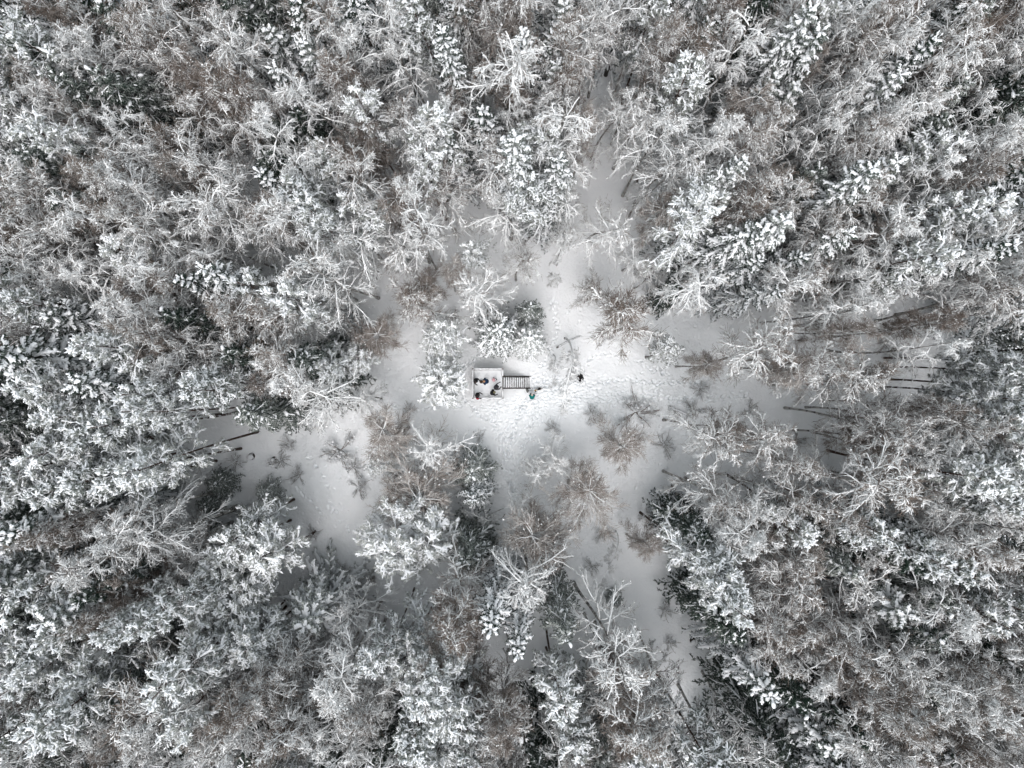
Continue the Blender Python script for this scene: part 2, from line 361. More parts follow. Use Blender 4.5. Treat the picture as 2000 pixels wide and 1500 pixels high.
def spruce(seed, H=16.0, spread=2.3, snow=1.0, t0=0.14, whorl=0.74, thick=1.0, m=8):
    r = np.random.default_rng(seed)
    T = trunk_line(H, 10, 0.12, r); tm = MB(); rowtube(tm, T, np.linspace(0.17, 0.015, 10), 7)
    trunk = tm.mesh("spruce_trunk", [M['dark_bark']])
    ts, azs = [], []
    z = H * t0
    while z < H * 0.97:
        mw = (r.integers(5, 7) if thick < 1.2 else 5) if z < H * 0.9 else 4; a0 = r.uniform(0, 6.28)
        for i in range(mw):
            ts.append(min(0.985, (z + r.normal(0, 0.12)) / H)); azs.append(a0 + i * 6.283 / mw + r.normal(0, 0.16))
        z += whorl * (1.05 - 0.45 * z / H)
    t, az = np.array(ts), np.array(azs); n = len(t); q = (t - t0) / (1 - t0)
    L = (spread * (1 - q) ** 0.72 + 0.28) * r.uniform(0.68, 1.2, n)
    el = -0.32 + 0.85 * q ** 2 + r.normal(0, 0.13, n)
    d = np.stack([np.cos(az) * np.cos(el), np.sin(az) * np.cos(el), np.sin(el)], -1)
    P = grow(on_trunk(T, t), d, L, 8, 0.5 * (1 - q), 0.09, r)
    c, sn = MB(), MB()
    tubes(c, P, 0.05 * np.ones((n, 1)) * np.linspace(1, 0.4, 8), 4, 0)
    # side shoots, denser towards the branch end, lying in the frond
    s = np.linspace(0.26, 0.96, m)[None] + r.uniform(-0.04, 0.04, (n, m)); f = s * 7; i = np.minimum(f.astype(int), 6); u = (f - i)[..., None]
    ii = np.arange(n)[:, None]; A, B = P[ii, i], P[ii, i + 1]; st = A * (1 - u) + B * u; Tn = norm(B - A)
    side = np.cross(Tn, [0, 0, 1.0]); side = norm(side) * np.where(np.arange(m) % 2, 1, -1)[None, :, None]
    ang = r.uniform(0.6, 0.95, (n, m))[..., None]
    dd = np.cos(ang) * Tn + np.sin(ang) * side + np.array([0, 0, -0.12])
    L2 = (np.minimum(0.66, 0.36 * L)[:, None] * (1.12 - 0.62 * s) * r.uniform(0.65, 1.2, (n, m))).ravel()
    S = grow(st.reshape(-1, 3), dd.reshape(-1, 3), L2, 5, 0.35, 0.1, r)
    tubes(c, S, 0.035 * np.ones((len(S), 5)), 3, 0)
    # needles: fringes hanging off every shoot
    for Q, cnt, ln in ((S, 9, 0.17), (P, 16, 0.2)):
        a, dr, ss, pp = spawn(Q, cnt, 0.05, 1.0, 0.5, 1.2, r, 0.5)
        dr[:, 2] = -np.abs(dr[:, 2]) * 0.8 - 0.45; W = grow(a, dr, r.uniform(0.6, 1.3, len(a)) * ln, 2, 0.0, 0.02, r)
        tubes(c, W, np.array([0.034, 0.012]) * np.ones((len(W), 1)), 3, 0)
    # lumpy snow lying along the shoots
    up = np.array([0, 0, 1.0])
    keep = r.uniform(0, 1, len(S)) < (0.90 if snow > 0.7 else 0.16)
    K = 6; tt = np.linspace(0.08, 1.04, K)
    def resample(Q):
        g = np.clip(tt, 0, 1) * (Q.shape[1] - 1); j = np.minimum(g.astype(int), Q.shape[1] - 2); v = (g - j)[None, :, None]
        return Q[:, j] * (1 - v) + Q[:, j + 1] * v
    prof = np.array([0.5, 0.95, 1.05, 0.95, 0.7, 0.2])
    Sk = resample(S[keep]) + up * 0.035
    rs = 0.056 * thick * (0.5 + 0.5 * snow) * r.uniform(0.55, 1.45, (len(Sk), 1)) * prof * r.uniform(0.75, 1.25, (len(Sk), K))
    tubes(sn, Sk, rs, 5, 0, flat=0.8, cap=True)
    keep = r.uniform(0, 1, n) < (0.97 if snow > 0.7 else 0.42); tt = np.linspace(0.08, 1.06, 13); K = 13
    prof = np.interp(np.linspace(0, 1, 13), np.linspace(0, 1, 9), [0.45, 0.7, 0.9, 1.05, 1.1, 1.0, 0.85, 0.6, 0.2])
    Pk = resample(P[keep]) + up * 0.05
    rs = (0.104 * thick * snow * (0.45 + 0.55 * np.minimum(1, L[keep] / 1.6)))[:, None] * prof * r.uniform(0.55, 1.4, (len(Pk), K)) * r.uniform(0.75, 1.2, (len(Pk), 1))
    tubes(sn, Pk, rs, 6, 0, flat=0.75, cap=True)
    nb = int(45 * snow); j = r.integers(0, n, nb); pos = P[j, r.integers(4, 8, nb)] + up * 0.07
    blobs(sn, pos, r.uniform(0.07, 0.16, (nb, 1)) * np.array([1.5, 0.9, 0.5]), 0, r, ICO1, 0.15)
    blobs(sn, T[-1:] - up * 0.05, np.array([[0.07, 0.07, 0.16]]), 0, r)
    return trunk, c.mesh("spruce_crown", [M['needle']]), sn.mesh("spruce_snow", [M['snow']])

def pine(seed, H=19.0, spread=2.3, t0=0.52, nl=34, snow=1.0):
    r = np.random.default_rng(seed)
    T = trunk_line(H * 0.97, 12, 0.75, r); tm = MB(); rad = np.linspace(0.125, 0.035, 12); rad[0] = 0.16
    rowtube(tm, T, rad, 8); trunk = tm.mesh("pine_trunk", [M['pine_bark']])
    t = t0 + (0.97 - t0) * np.sort(r.uniform(0, 1, nl)) ** 0.9; az = np.arange(nl) * 2.399 + r.normal(0, 0.4, nl)
    q = (t - t0) / (1 - t0); L = spread * np.sqrt(np.clip(1.1 - q ** 1.7, 0.1, 1)) * r.uniform(0.6, 1.15, nl)
    el = -0.1 + 0.8 * q + r.normal(0, 0.15, nl)
    d = np.stack([np.cos(az) * np.cos(el), np.sin(az) * np.cos(el), np.sin(el)], -1)
    P = grow(on_trunk(T, t), d, L, 7, 0.25, 0.16, r); c, sn = MB(), MB()
    tubes(c, P, 0.045 * np.ones((nl, 1)) * np.linspace(1, 0.4, 7), 5, 0)
    st, dd, s, pi = spawn(P, 7, 0.35, 1.0, 0.4, 1.0, r, 0.35)
    S = grow(st, dd, 0.42 * L[pi] * r.uniform(0.5, 1.2, len(s)), 4, 0.15, 0.16, r)
    tubes(c, S, 0.024 * np.ones((len(S), 4)), 3, 0)
    tips = np.concatenate([P[:, -1], S[:, -1], S[:, 2] + r.normal(0, 0.06, S[:, 2].shape), P[:, 4]])
    tips = tips + r.normal(0, 0.04, tips.shape)
    # needle brushes
    n = 26; a = np.repeat(tips, n, 0); dr = r.normal(0, 1, a.shape); dr[:, 2] = -np.abs(dr[:, 2]) * 0.7 - 0.05
    W = grow(a, dr, r.uniform(0.14, 0.30, len(a)), 2, 0.0, 0.0, r)
    tubes(c, W, np.array([0.013, 0.016]) * np.ones((len(W), 1)), 3, 1)
    # snow lies as short lumpy fingers on the shoots
    def fingers(Q, rad, prob):
        Q = Q[r.uniform(0, 1, len(Q)) < prob * snow]; n_, k_ = len(Q), Q.shape[1]
        prof = np.interp(np.linspace(0, 1, k_), [0, 0.35, 0.8, 1], [0.35, 0.8, 1.15, 0.4])
        tubes(sn, Q + np.array([0, 0, 0.05]), rad * r.uniform(0.55, 1.5, (n_, 1)) * prof * r.uniform(0.7, 1.35, (n_, k_)), 5, 0, 0.75, True)
    st, dd, s, pi = spawn(S, 6, 0.25, 1.0, 0.35, 1.0, r, 0.35)
    Fg = grow(st, dd + np.array([0, 0, 0.08]), r.uniform(0.16, 0.5, len(s)), 5, 0.2, 0.25, r)
    fingers(Fg, 0.046, 0.75); fingers(S, 0.062, 0.8); fingers(P[:, 2:], 0.085, 0.95)
    k = r.uniform(0, 1, len(tips)) < 0.12 * snow
    sz = r.uniform(0.08, 0.17, (k.sum(), 1)) * np.stack([r.uniform(0.9, 1.9, k.sum()), r.uniform(0.6, 0.95, k.sum()), r.uniform(0.4, 0.6, k.sum())], -1)
    blobs(sn, tips[k] + np.array([0, 0, 0.06]), sz, 0, r, ICO1, 0.28)
    return trunk, c.mesh("pine_crown", [M['dark_bark'], M['pine_needle']]), sn.mesh("pine_snow", [M['snow']])

def bent(seed, H=7.5, reach=5.5, nb=26):
    """slim tree bowed over by its load: the stem arches along local +X, its upper side white"""
    r = np.random.default_rng(seed); K = 18; t = np.linspace(0, 1, K)
    T = np.stack([reach * t ** 1.7, 0.35 * np.sin(t * 5 + seed), H * np.sin(np.minimum(t * 1.75, 1.9) * 1.0) * (1 - 0.12 * t)], -1)
    tm = MB(); rowtube(tm, T, np.linspace(0.085, 0.05, K), 8); trunk = tm.mesh("bowed_trunk", [M['rime']])
    c = MB(); f = r.uniform(0.3, 1.0, nb); st = on_trunk(T, f); a = r.uniform(0, 6.283, nb)
    d = np.stack([np.cos(a) * 0.7 + 0.55, np.sin(a), r.uniform(-0.1, 0.7, nb)], -1)
    P = grow(st, d, r.uniform(0.6, 1.7, nb) * (1.2 - 0.5 * f), 7, r.uniform(0.6, 1.6, nb), 0.16, r)
    tubes(c, P, 0.05 * np.ones((nb, 1)) * np.linspace(0.8, 0.5, 7), 5, 0, 1.0, True)
    st, dd, s, pi = spawn(P, 9, 0.2, 1, 0.4, 1.0, r, 0.8); S = grow(st, dd, r.uniform(0.2, 0.7, len(s)), 5, 0.8, 0.22, r)
    tubes(c, S, 0.036 * np.ones((len(S), 5)), 4, 0)
    st, dd, s, pi = spawn(S, 6, 0.2, 1, 0.4, 1.0, r, 0.8); W = grow(st, dd, r.uniform(0.1, 0.35, len(s)), 3, 0.5, 0.25, r)
    tubes(c, W, 0.02 * np.ones((len(W), 3)), 3, 1)
    return trunk, c.mesh("bowed_crown", [M['rime'], M['rime_twig']])

def shrub(seed, H=1.5, spread=1.0):
    r = np.random.default_rng(seed); c, sn = MB(), MB(); n = 16
    az = r.uniform(0, 6.28, n); el = r.uniform(0.5, 1.3, n)
    d = np.stack([np.cos(az) * np.cos(el), np.sin(az) * np.cos(el), np.sin(el)], -1)
    P = grow(r.normal(0, 0.08, (n, 3)) * np.array([1, 1, 0]), d, r.uniform(0.6, 1.1, n) * H, 6, 0.9, 0.14, r)
    P[..., :2] *= spread
    tubes(c, P, 0.016 * np.ones((n, 6)), 4, 0)
    st, dd, s, pi = spawn(P, 9, 0.25, 1, 0.4, 1.1, r, 0.8); S = grow(st, dd, r.uniform(0.15, 0.45, len(s)), 4, 0.4, 0.2, r)
    tubes(c, S, 0.012 * np.ones((len(S), 4)), 3, 1)
    st, dd, s, si = spawn(S, 5, 0.2, 1, 0.4, 1.1, r, 1); W = grow(st, dd, r.uniform(0.08, 0.2, len(s)), 3, 0.3, 0.2, r)
    tubes(c, W, 0.010 * np.ones((len(W), 3)), 3, 1)
    k = r.uniform(0, 1, len(S)) < 0.6
    blobs(sn, S[k, -1], r.uniform(0.03, 0.09, (k.sum(), 1)) * np.array([1.3, 1, 0.6]), 0, r, ICO1, 0.25)
    return None, c.mesh("shrub_stems", [M['twig'], M['rime_twig']]), sn.mesh("shrub_snow", [M['snow']])

PROTO = {
 'b': [birch(14, 17, 2.6, 0.55, 28), birch(16, 18, 2.7, 0.38, 30, (0.7, 1.2), (0.7, 1.5)),
       birch(17, 16.5, 2.6, 0.15, 20, (0.5, 1.1), (1.5, 2.8)), birch(18, 17, 3.0, 0.3, 26)],
 'a': [birch(11, 17, 3.0, 0.16, 24), birch(12, 18, 2.8, 0.1, 26), birch(13, 16, 3.3, 0.2, 22), birch(15, 16, 3.2, 0.08, 19, (0.35, 0.9), (1.2, 2.3))],
 't': [twiggy(31), twiggy(32, 14, 2.6), twiggy(33, 16, 2.1), twiggy(34, 15, 2.5)],
 's': [spruce(51, whorl=0.8, thick=1.1), spruce(52, 17, 2.0), spruce(53, 14, 2.5, whorl=0.85, thick=1.15), spruce(54, 16, 2.2, 1.05, whorl=0.9, thick=1.22, m=7), spruce(57, 15, 2.4, 0.9)],
 'd': [spruce(55, 14, 2.2, 0.5), spruce(56, 15, 2.0, 0.6)],
 'p': [pine(71), pine(72, 20, 2.1, 0.55), pine(73, 18, 2.5, 0.48, 38), pine(74, 19, 2.0, 0.5, 30)],
 'n': [bent(81), bent(82, 6.5, 6.0, 20)],
 'h': [shrub(91), shrub(92, 1.2, 1.3), shrub(93, 1.8, 0.8)],
}
NAMES = {'b': 'birch_tree', 'a': 'broadleaf_tree', 't': 'leafless_tree', 's': 'spruce_tree', 'd': 'spruce_tree', 'p': 'pine_tree', 'h': 'shrub', 'y': 'young_spruce'}
PARTS = {2: ("trunk", "crown"), 3: ("trunk", "crown", "snow")}
REF = {'b': 0.74, 'a': 0.74, 't': 0.76, 's': 0.72, 'd': 0.70, 'p': 0.80, 'h': 0.6, 'y': 0.6}
HGT = {'b': [17, 18, 16.5, 17], 'a': [17, 18, 16, 16], 't': [15, 14, 16, 15], 's': [16, 17, 14, 16, 15], 'd': [14, 15], 'p': [19, 20, 18, 19], 'h': [1.5, 1.2, 1.8]}
# ------------------------------------------------------------------ where every tree stands
CROPS = {  # crown centres read off enlarged pieces of the photograph (three times enlarged): kind x y, capital = large crown
 (0, 0): "s100,60 d330,30 s660,110 d790,220 p130,190 p240,330 s330,400 b560,120 t470,170 b1050,130 b950,200 b1000,60 d1150,60 b1230,130 b1300,50 s1450,110 b1440,260 b1500,330 s1600,60 b1700,40 s1780,90 s1850,200 b1950,220 b620,360 b650,470 s520,480 d800,610 b700,560 b850,320 b740,330 s950,580 b1060,290 t1120,520 t1200,600 B1330,640 B1380,790 b1170,740 b1480,560 b1550,620 b1430,420 s1700,340 s1750,560 b1850,560 b1920,640 b1990,480 s1900,430 p50,600 p60,750 s150,480 b200,640 B400,700 s480,640 b330,600 d600,620 b560,740 p400,880 b520,960 s640,1000 b700,860 b800,790 s870,720 B950,900 b1060,950 b820,1000 b900,1060 b200,1100 b300,1150 d420,1010 b440,1080 t600,1090 b700,1130 s560,1240 b400,1230 b250,1240 p60,1250 s100,1400 s180,1330 b330,1300 t250,1420 b480,1440 t560,1330 b680,1250 b800,1180 b960,1200 t1150,980 b1250,960 B1360,1080 B1420,1240 b1300,1280 b1500,1250 b1120,1380 b900,1330 t850,1400 p720,1460 b1000,1460 b1250,1400 b1560,1330 t1700,1340 B1820,1340 b1780,960 b1870,1060 p1960,960 s1650,1020 p1850,1180 p1900,1270 s1700,830 s1640,1130 b1600,820 s1820,760",
 (667, 0): "B330,230 b200,150 s100,80 s60,250 b60,370 p500,150 b420,440 t250,100 s700,60 b800,180 b900,60 b1010,60 s900,200 t1080,120 s640,410 b610,330 t1000,200 B970,400 s1080,420 s1290,230 b1260,90 B1340,350 b1330,500 b1450,260 b1450,60 b1540,180 b1600,60 b1750,80 s1200,420 s1250,570 b1780,370 b1880,220 b1960,330 p1940,480 p1960,590 b1600,640 t1660,540 b1750,690 b1860,800 p1840,890 t1060,600 b1050,760 s850,780 p820,690 b700,790 t680,650 s640,900 b130,570 p120,710 t120,820 b340,790 b420,930 p540,700 s500,640 b480,850 t140,970 b170,1090 p60,1190 s200,1230 b400,1270 t330,1200 B610,1190 p520,1000 p690,1060 s330,1480 B90,1390 b430,1400 b950,1040 s1000,950 B970,1230 p1130,1100 s1240,1060 s1200,1200 p1240,860 B1330,840 t1440,740 b1190,650 b1350,1180 t1340,1300 b1260,1440 b1540,1310 b1590,1010 b1830,1060 b1750,1280 t1880,1200 p790,1400 b980,1480 s1950,1250 b1960,1370 b1900,950",
 (1333, 0): "s60,60 s200,60 b150,150 d420,90 b600,100 p780,180 S980,110 b680,170 s560,300 s450,330 b200,260 s100,300 b300,400 b60,230 t250,250 s640,380 t740,440 b880,200 b1050,290 b1140,310 t1180,130 d1000,30 s1240,430 b1400,350 B1530,340 s1280,340 b1340,180 b1500,60 d1600,160 s1650,60 b1780,40 t1680,240 b1830,260 b1750,420 b1900,450 t1960,100 b1950,300 d1800,560 d1450,640 b1240,640 s1050,600 b1100,460 b860,600 b960,560 b790,650 b700,800 b860,740 s900,690 b1080,760 b1180,780 b980,910 d1350,810 b1300,720 b1500,710 b1640,740 s1600,830 b1760,800 b1860,850 d1880,730 d1940,620 b1700,920 b1800,960 s1850,1060 b1900,1130 b1600,1000 s1500,900 p1400,970 s1200,960 B1280,1050 s1050,1080 b1380,1100 p1440,1210 s1640,1160 p1740,1190 d1600,1260 s1500,1200 b1560,1340 s1450,1340 d1350,1430 b1700,1310 b1850,1360 s1900,1240 d1960,1400 B1050,1400 t1180,1370 b950,1270 s900,1130 b820,1150 d660,1120 b600,1220 b740,1340 s420,1400 s300,1420 s220,1090 B290,1190 b450,1160 p100,1200 p60,1330 b120,980 t130,900 b380,880 b250,880 s60,900 s200,980 s400,620 b470,580 s530,640 b600,640 t380,720 s440,760 b500,830 t30,600 b160,800 s800,1440 b1000,1490 b500,1370",
 (0, 500): "b200,80 b300,130 b400,70 p60,250 p170,260 b500,100 b640,90 s590,30 t850,150 b960,180 B1080,120 b1190,50 s750,40 b50,430 b200,420 d270,480 s500,370 p440,380 b760,340 b900,270 s1130,390 s1380,150 p1520,140 B1400,310 t1590,310 B1690,400 b1870,300 p1740,200 b1960,100 s1400,230 s1250,180 b920,440 b1040,370 b1240,480 b1330,560 t1020,540 b1050,640 d1150,550 S280,600 p700,560 p820,650 S650,750 d130,740 d40,830 p260,830 p370,890 p860,850 p960,900 p1200,760 p1300,790 d1450,600 b1620,580 B1700,640 t1560,680 s1820,610 s1900,740 s1530,920 p1480,990 B1800,850 t1740,890 p650,1000 p760,1030 p960,1210 p1070,1200 p850,1250 p110,1220 p260,1160 p450,1290 p560,1350 p360,1420 p120,1330 p580,1450 d80,1450 d200,1470 s1620,490 s880,560 p1970,620",
 (1333, 500): "s350,80 s430,230 s560,60 b560,100 b700,130 b740,50 b960,120 B1250,100 d1100,170 d1040,250 p1370,50 b1450,60 b1530,30 b1720,130 b1840,50 b1820,240 b1930,180 b880,300 b1200,370 b1000,340 t920,410 b1380,330 t1500,390 b1620,440 b1900,330 b1960,440 B100,130 B300,300 b490,160 b180,510 B430,590 t120,620 b780,590 b690,640 b840,670 t620,620 b1240,570 b1390,560 b1500,480 t1400,680 b1450,650 b960,740 t1120,820 b1360,860 p1860,590 p1950,640 p1900,730 p1740,790 p1940,880 p1850,990 p1960,1010 t1700,980 b1450,910 b1500,1010 B150,1020 t260,1040 B440,1230 b480,1080 b600,1230 b540,1400 B880,1000 b720,1040 b1100,960 b1220,920 t1060,1090 b1400,970 b1420,1100 b1610,1130 t1500,1060 b1730,1080 P1570,1310 p1780,1260 p1700,1390 p1900,1280 p1960,1440 b1060,1250 B1070,1370 t1280,1380 b1250,1120 s910,1280 b1400,1440 b1580,1440 s1640,20 b120,1400 b300,1450",
 (0, 1000): "s60,80 s160,120 s60,230 s340,40 b480,110 d300,250 b760,60 s230,330 p320,340 p60,420 p170,450 t520,330 b640,240 b760,230 b870,170 b1090,180 b1190,240 b1110,330 t860,420 S530,510 d740,380 p1420,90 p1510,170 p1340,330 p1300,250 p1420,420 p1590,290 p1880,100 S1850,600 p1180,440 p1330,570 p1150,590 p1230,660 p830,600 p760,690 p930,640 p320,680 p240,770 p420,640 t600,700 p230,900 p350,880 p140,970 p600,890 p680,900 b740,530 d120,600 d60,540 b60,780 s260,540 B940,950 d850,1010 s640,1050 d500,1080 b80,1090 p100,1250 p200,1230 p330,1190 p400,1280 p470,1160 d200,1430 d330,1380 b250,1330 b60,1450 t690,1260 b760,1190 b900,1300 b1050,1190 p1060,1010 p1000,1090 p1140,1110 b830,1390 t1210,1250 B1400,1080 b1480,1200 b1560,1080 b1690,1140 b1650,950 b1230,1340 b1330,1330 p1340,1430 p1440,730 p1400,860 p1490,850 p1560,760 b1720,860 b1850,880 b1970,960 b1790,1180 d1560,1310 b1650,1360 b1960,1200 b1800,1420 s1000,800 b940,1450 b530,1430 s1900,1480 b1130,1420",
 (667, 1000): "d740,240 B680,500 t640,680 t640,830 b770,610 s900,560 s1040,700 B1530,800 t1560,960 d1560,490 p260,810 p450,830 p530,910 p470,1080 p570,1110 p440,1200 p560,1290 p660,1230 p460,1420 p700,1330 B970,1110 t970,1290 p1290,1110 p1310,1240 b960,1420 b840,1450 d1150,1360 d1190,1290 b1380,1340 B1640,1120 t1680,1240 b1780,1250 b1880,1010 p1840,1450 d1500,1400 b1250,1440 b1970,1100 b1960,1330 b60,990 b180,1030 b290,960 b240,1130 b100,1310 b160,1430 b60,1180 t740,1060 b60,560 B1100,420 h200,350 h1900,590 h430,330 b1740,190 h20,380",
 (1333, 1000): "p120,330 p200,450 p300,540 d60,90 s150,230 b320,140 t530,100 B520,250 b440,60 t640,150 p680,30 b620,290 d820,240 b950,250 b880,60 b990,420 p1100,60 s1230,110 d1200,230 S1140,510 p1320,200 b1380,110 b1530,170 b1650,200 t1750,200 b1880,120 b1950,50 s1440,310 p1580,310 b1500,540 b1620,390 b1830,380 p1890,480 p1760,560 d1370,440 d1280,650 b1280,470 b1520,700 b1640,560 b540,480 b500,640 t580,710 b720,600 B960,650 b1090,680 b920,790 b420,720 d210,620 s330,740 S410,940 d600,1000 S740,1220 b720,930 t700,850 b830,870 t950,900 b1060,1000 b1100,840 t1150,940 b1230,780 d1270,900 b1390,900 b1490,880 d1640,700 b1700,770 b1850,780 b1950,730 b1600,900 d1780,860 b1880,900 b1700,970 b1820,1000 b1560,1040 d1340,1000 s1400,1080 b1460,1140 b1230,1060 b1130,1070 b960,1160 d860,1130 t1060,1150 b1150,1200 b1280,1150 t1250,1260 b1350,1250 d1500,1170 b1500,1240 b1640,1150 b1750,1130 s1700,1240 b1880,1120 b1960,1000 t1950,1180 b1820,1280 b1700,1350 b1560,1380 s1450,1330 t1300,1390 b1150,1300 b1060,1260 p1180,1460 D500,1310 d580,1420 s800,1430 b1400,1450 b1780,1440 b1930,1400 t100,1230 p30,1380 p100,1470 b60,1030 b1400,640",
}
# trees round the clearing: kind, variant, crown centre in the photo, height, crown width in photo pixels, label
NEAR = [
 ('b', 0, 831, 598, 13, 150, "broad birch with brownish centre and white outer boughs, straight above the round pine pair"),
 ('t', 1, 744, 664, 12, 115, "yellowish brown leafless tree left of the upper round pine"),
 ('p', 2, 856, 657, 11, 84, "upper of two thickly snowed pines left of the platform"),
 ('p', 0, 845, 733, 10, 116, "lower of two thickly snowed pines just left of the platform"),
 ('a', 2, 950, 592, 14, 150, "white broadleaf tree arching behind the two spruces above the platform"),
 ('s', 4, 972, 648, 11, 126, "brilliant white spruce with thick snow fingers above the platform's right corner"),
 ('s', 1, 1032, 661, 9, 104, "greener spruce standing right above the wooden stairs"),
 ('d', 0, 1034, 608, 11, 70, "dark spruce half hidden behind the pair of snowy spruces above the stairs"),
 ('b', 1, 1155, 580, 8, 90, "small dense birch alone on the open snow, upper right of the stairs"),
 ('b', 0, 1234, 630, 13, 190, "very wide pinkish brown and white birch, upper right of the clearing"),
 ('p', 3, 1296, 688, 10, 76, "small pine under the right rim of the wide brownish birch"),
 ('a', 1, 719, 776, 9, 96, "pale small broadleaf tree at the left end of the clearing"),
 ('t', 1, 766, 842, 11, 132, "brown brush-like tree with white shoots, lower left of the platform"),
 ('a', 3, 852, 884, 12, 140, "broadleaf tree with few bare white boughs reaching over the open snow below the platform"),
 ('t', 0, 806, 945, 11, 170, "large brown leafless crown behind the bare white boughs below the platform"),
 ('t', 3, 762, 975, 10, 112, "brown leafless crown at the left rim of the big brown clump"),
 ('p', 2, 744, 913, 8, 60, "small pine tucked left of the big brown leafless crown"),
 ('d', 0, 925, 918, 8.5, 104, "dark bushy spruce facing the trampled trail below the platform"),
 ('s', 4, 928, 967, 9.5, 88, "star-shaped white spruce directly below the dark bushy spruce"),
 ('p', 2, 765, 1052, 14, 150, "largest pine with white-speckled crown at the edge of the bright snow bank"),
 ('p', 0, 838, 1078, 13, 140, "wide white-speckled pine joined to the right side of the largest pine"),
 ('p', 3, 800, 1010, 13, 90, "upper white-speckled pine of the big cluster beside the snow bank"),
 ('t', 2, 1200, 886, 10, 124, "round brown tree, upper right of the two brown brush crowns on open snow"),
 ('t', 3, 1122, 956, 11, 146, "round brown tree, lower left of the two brown brush crowns on open snow"),
 ('a', 1, 1086, 888, 8, 110, "faint pale broadleaf tree touching the upper left of the lower brown brush crown"),
 ('b', 2, 1046, 935, 8, 100, "thin pale birch leaning over the trail's lower right edge"),
 ('a', 2, 1020, 995, 10, 74, "white branched broadleaf tree at the foot of the trampled trail"),
 ('t', 1, 1052, 1032, 13, 165, "big brownish white crown at the foot of the trampled trail"),
 ('b', 1, 1072, 1078, 13, 90, "brownish birch just below the big crown at the trail's foot"),
 ('a', 3, 700, 500, 14, 90, "white broadleaf tree with hanging boughs above the dark gap, upper left of the clearing"),
 ('p', 1, 782, 505, 9, 52, "small round pine in the gap above the broad birch"),
 ('t', 2, 880, 540, 12, 84, "brown tinted tree right above the broad birch"),
 ('t', 1, 830, 560, 11, 80, "brown tree overlapping the upper rim of the broad birch"),
 ('p', 0, 926, 482, 13, 70, "white pine crown a little left of centre above the clearing"),
 ('b', 3, 1008, 512, 14, 104, "tangled white birch directly above the dark spruce"),
 ('a', 0, 1092, 478, 14, 90, "white broadleaf tree above the bare snow lane leading up from the stairs"),
 ('b', 2, 1082, 540, 10, 46, "narrow white birch leaning into the snow lane above the stairs"),
 ('a', 0, 1235, 500, 13, 100, "pale broadleaf tree at the right side of the snow lane"),
 ('a', 2, 1275, 540, 12, 84, "white broadleaf tree at the right side of the lane, just above the wide brownish one"),
 ('s', 2, 1330, 470, 15, 104, "broad snowy spruce in the dark stand upper right of the clearing"),
 ('d', 1, 1310, 570, 12, 76, "dark spruce right of the wide brownish birch"),
 ('t', 2, 1255, 1075, 10, 90, "sparse brown leafless tree by the snowy gully, lower right of centre"),
 ('a', 3, 640, 610, 13, 92, "white broadleaf tree over the dark gap left of the yellowish brown tree"),
 ('s', 2, 668, 632, 9, 70, "bright snowy spruce leaning left of the yellowish brown tree"),
 ('p', 1, 690, 690, 10, 84, "grey pine beneath the yellowish brown tree, left of the clearing"),
 ('b', 3, 650, 560, 14, 80, "slender birch beside the upper left gap in the trees"),
 ('d', 1, 668, 735, 8, 70, "dark low spruce in shade at the clearing's left end"),
]
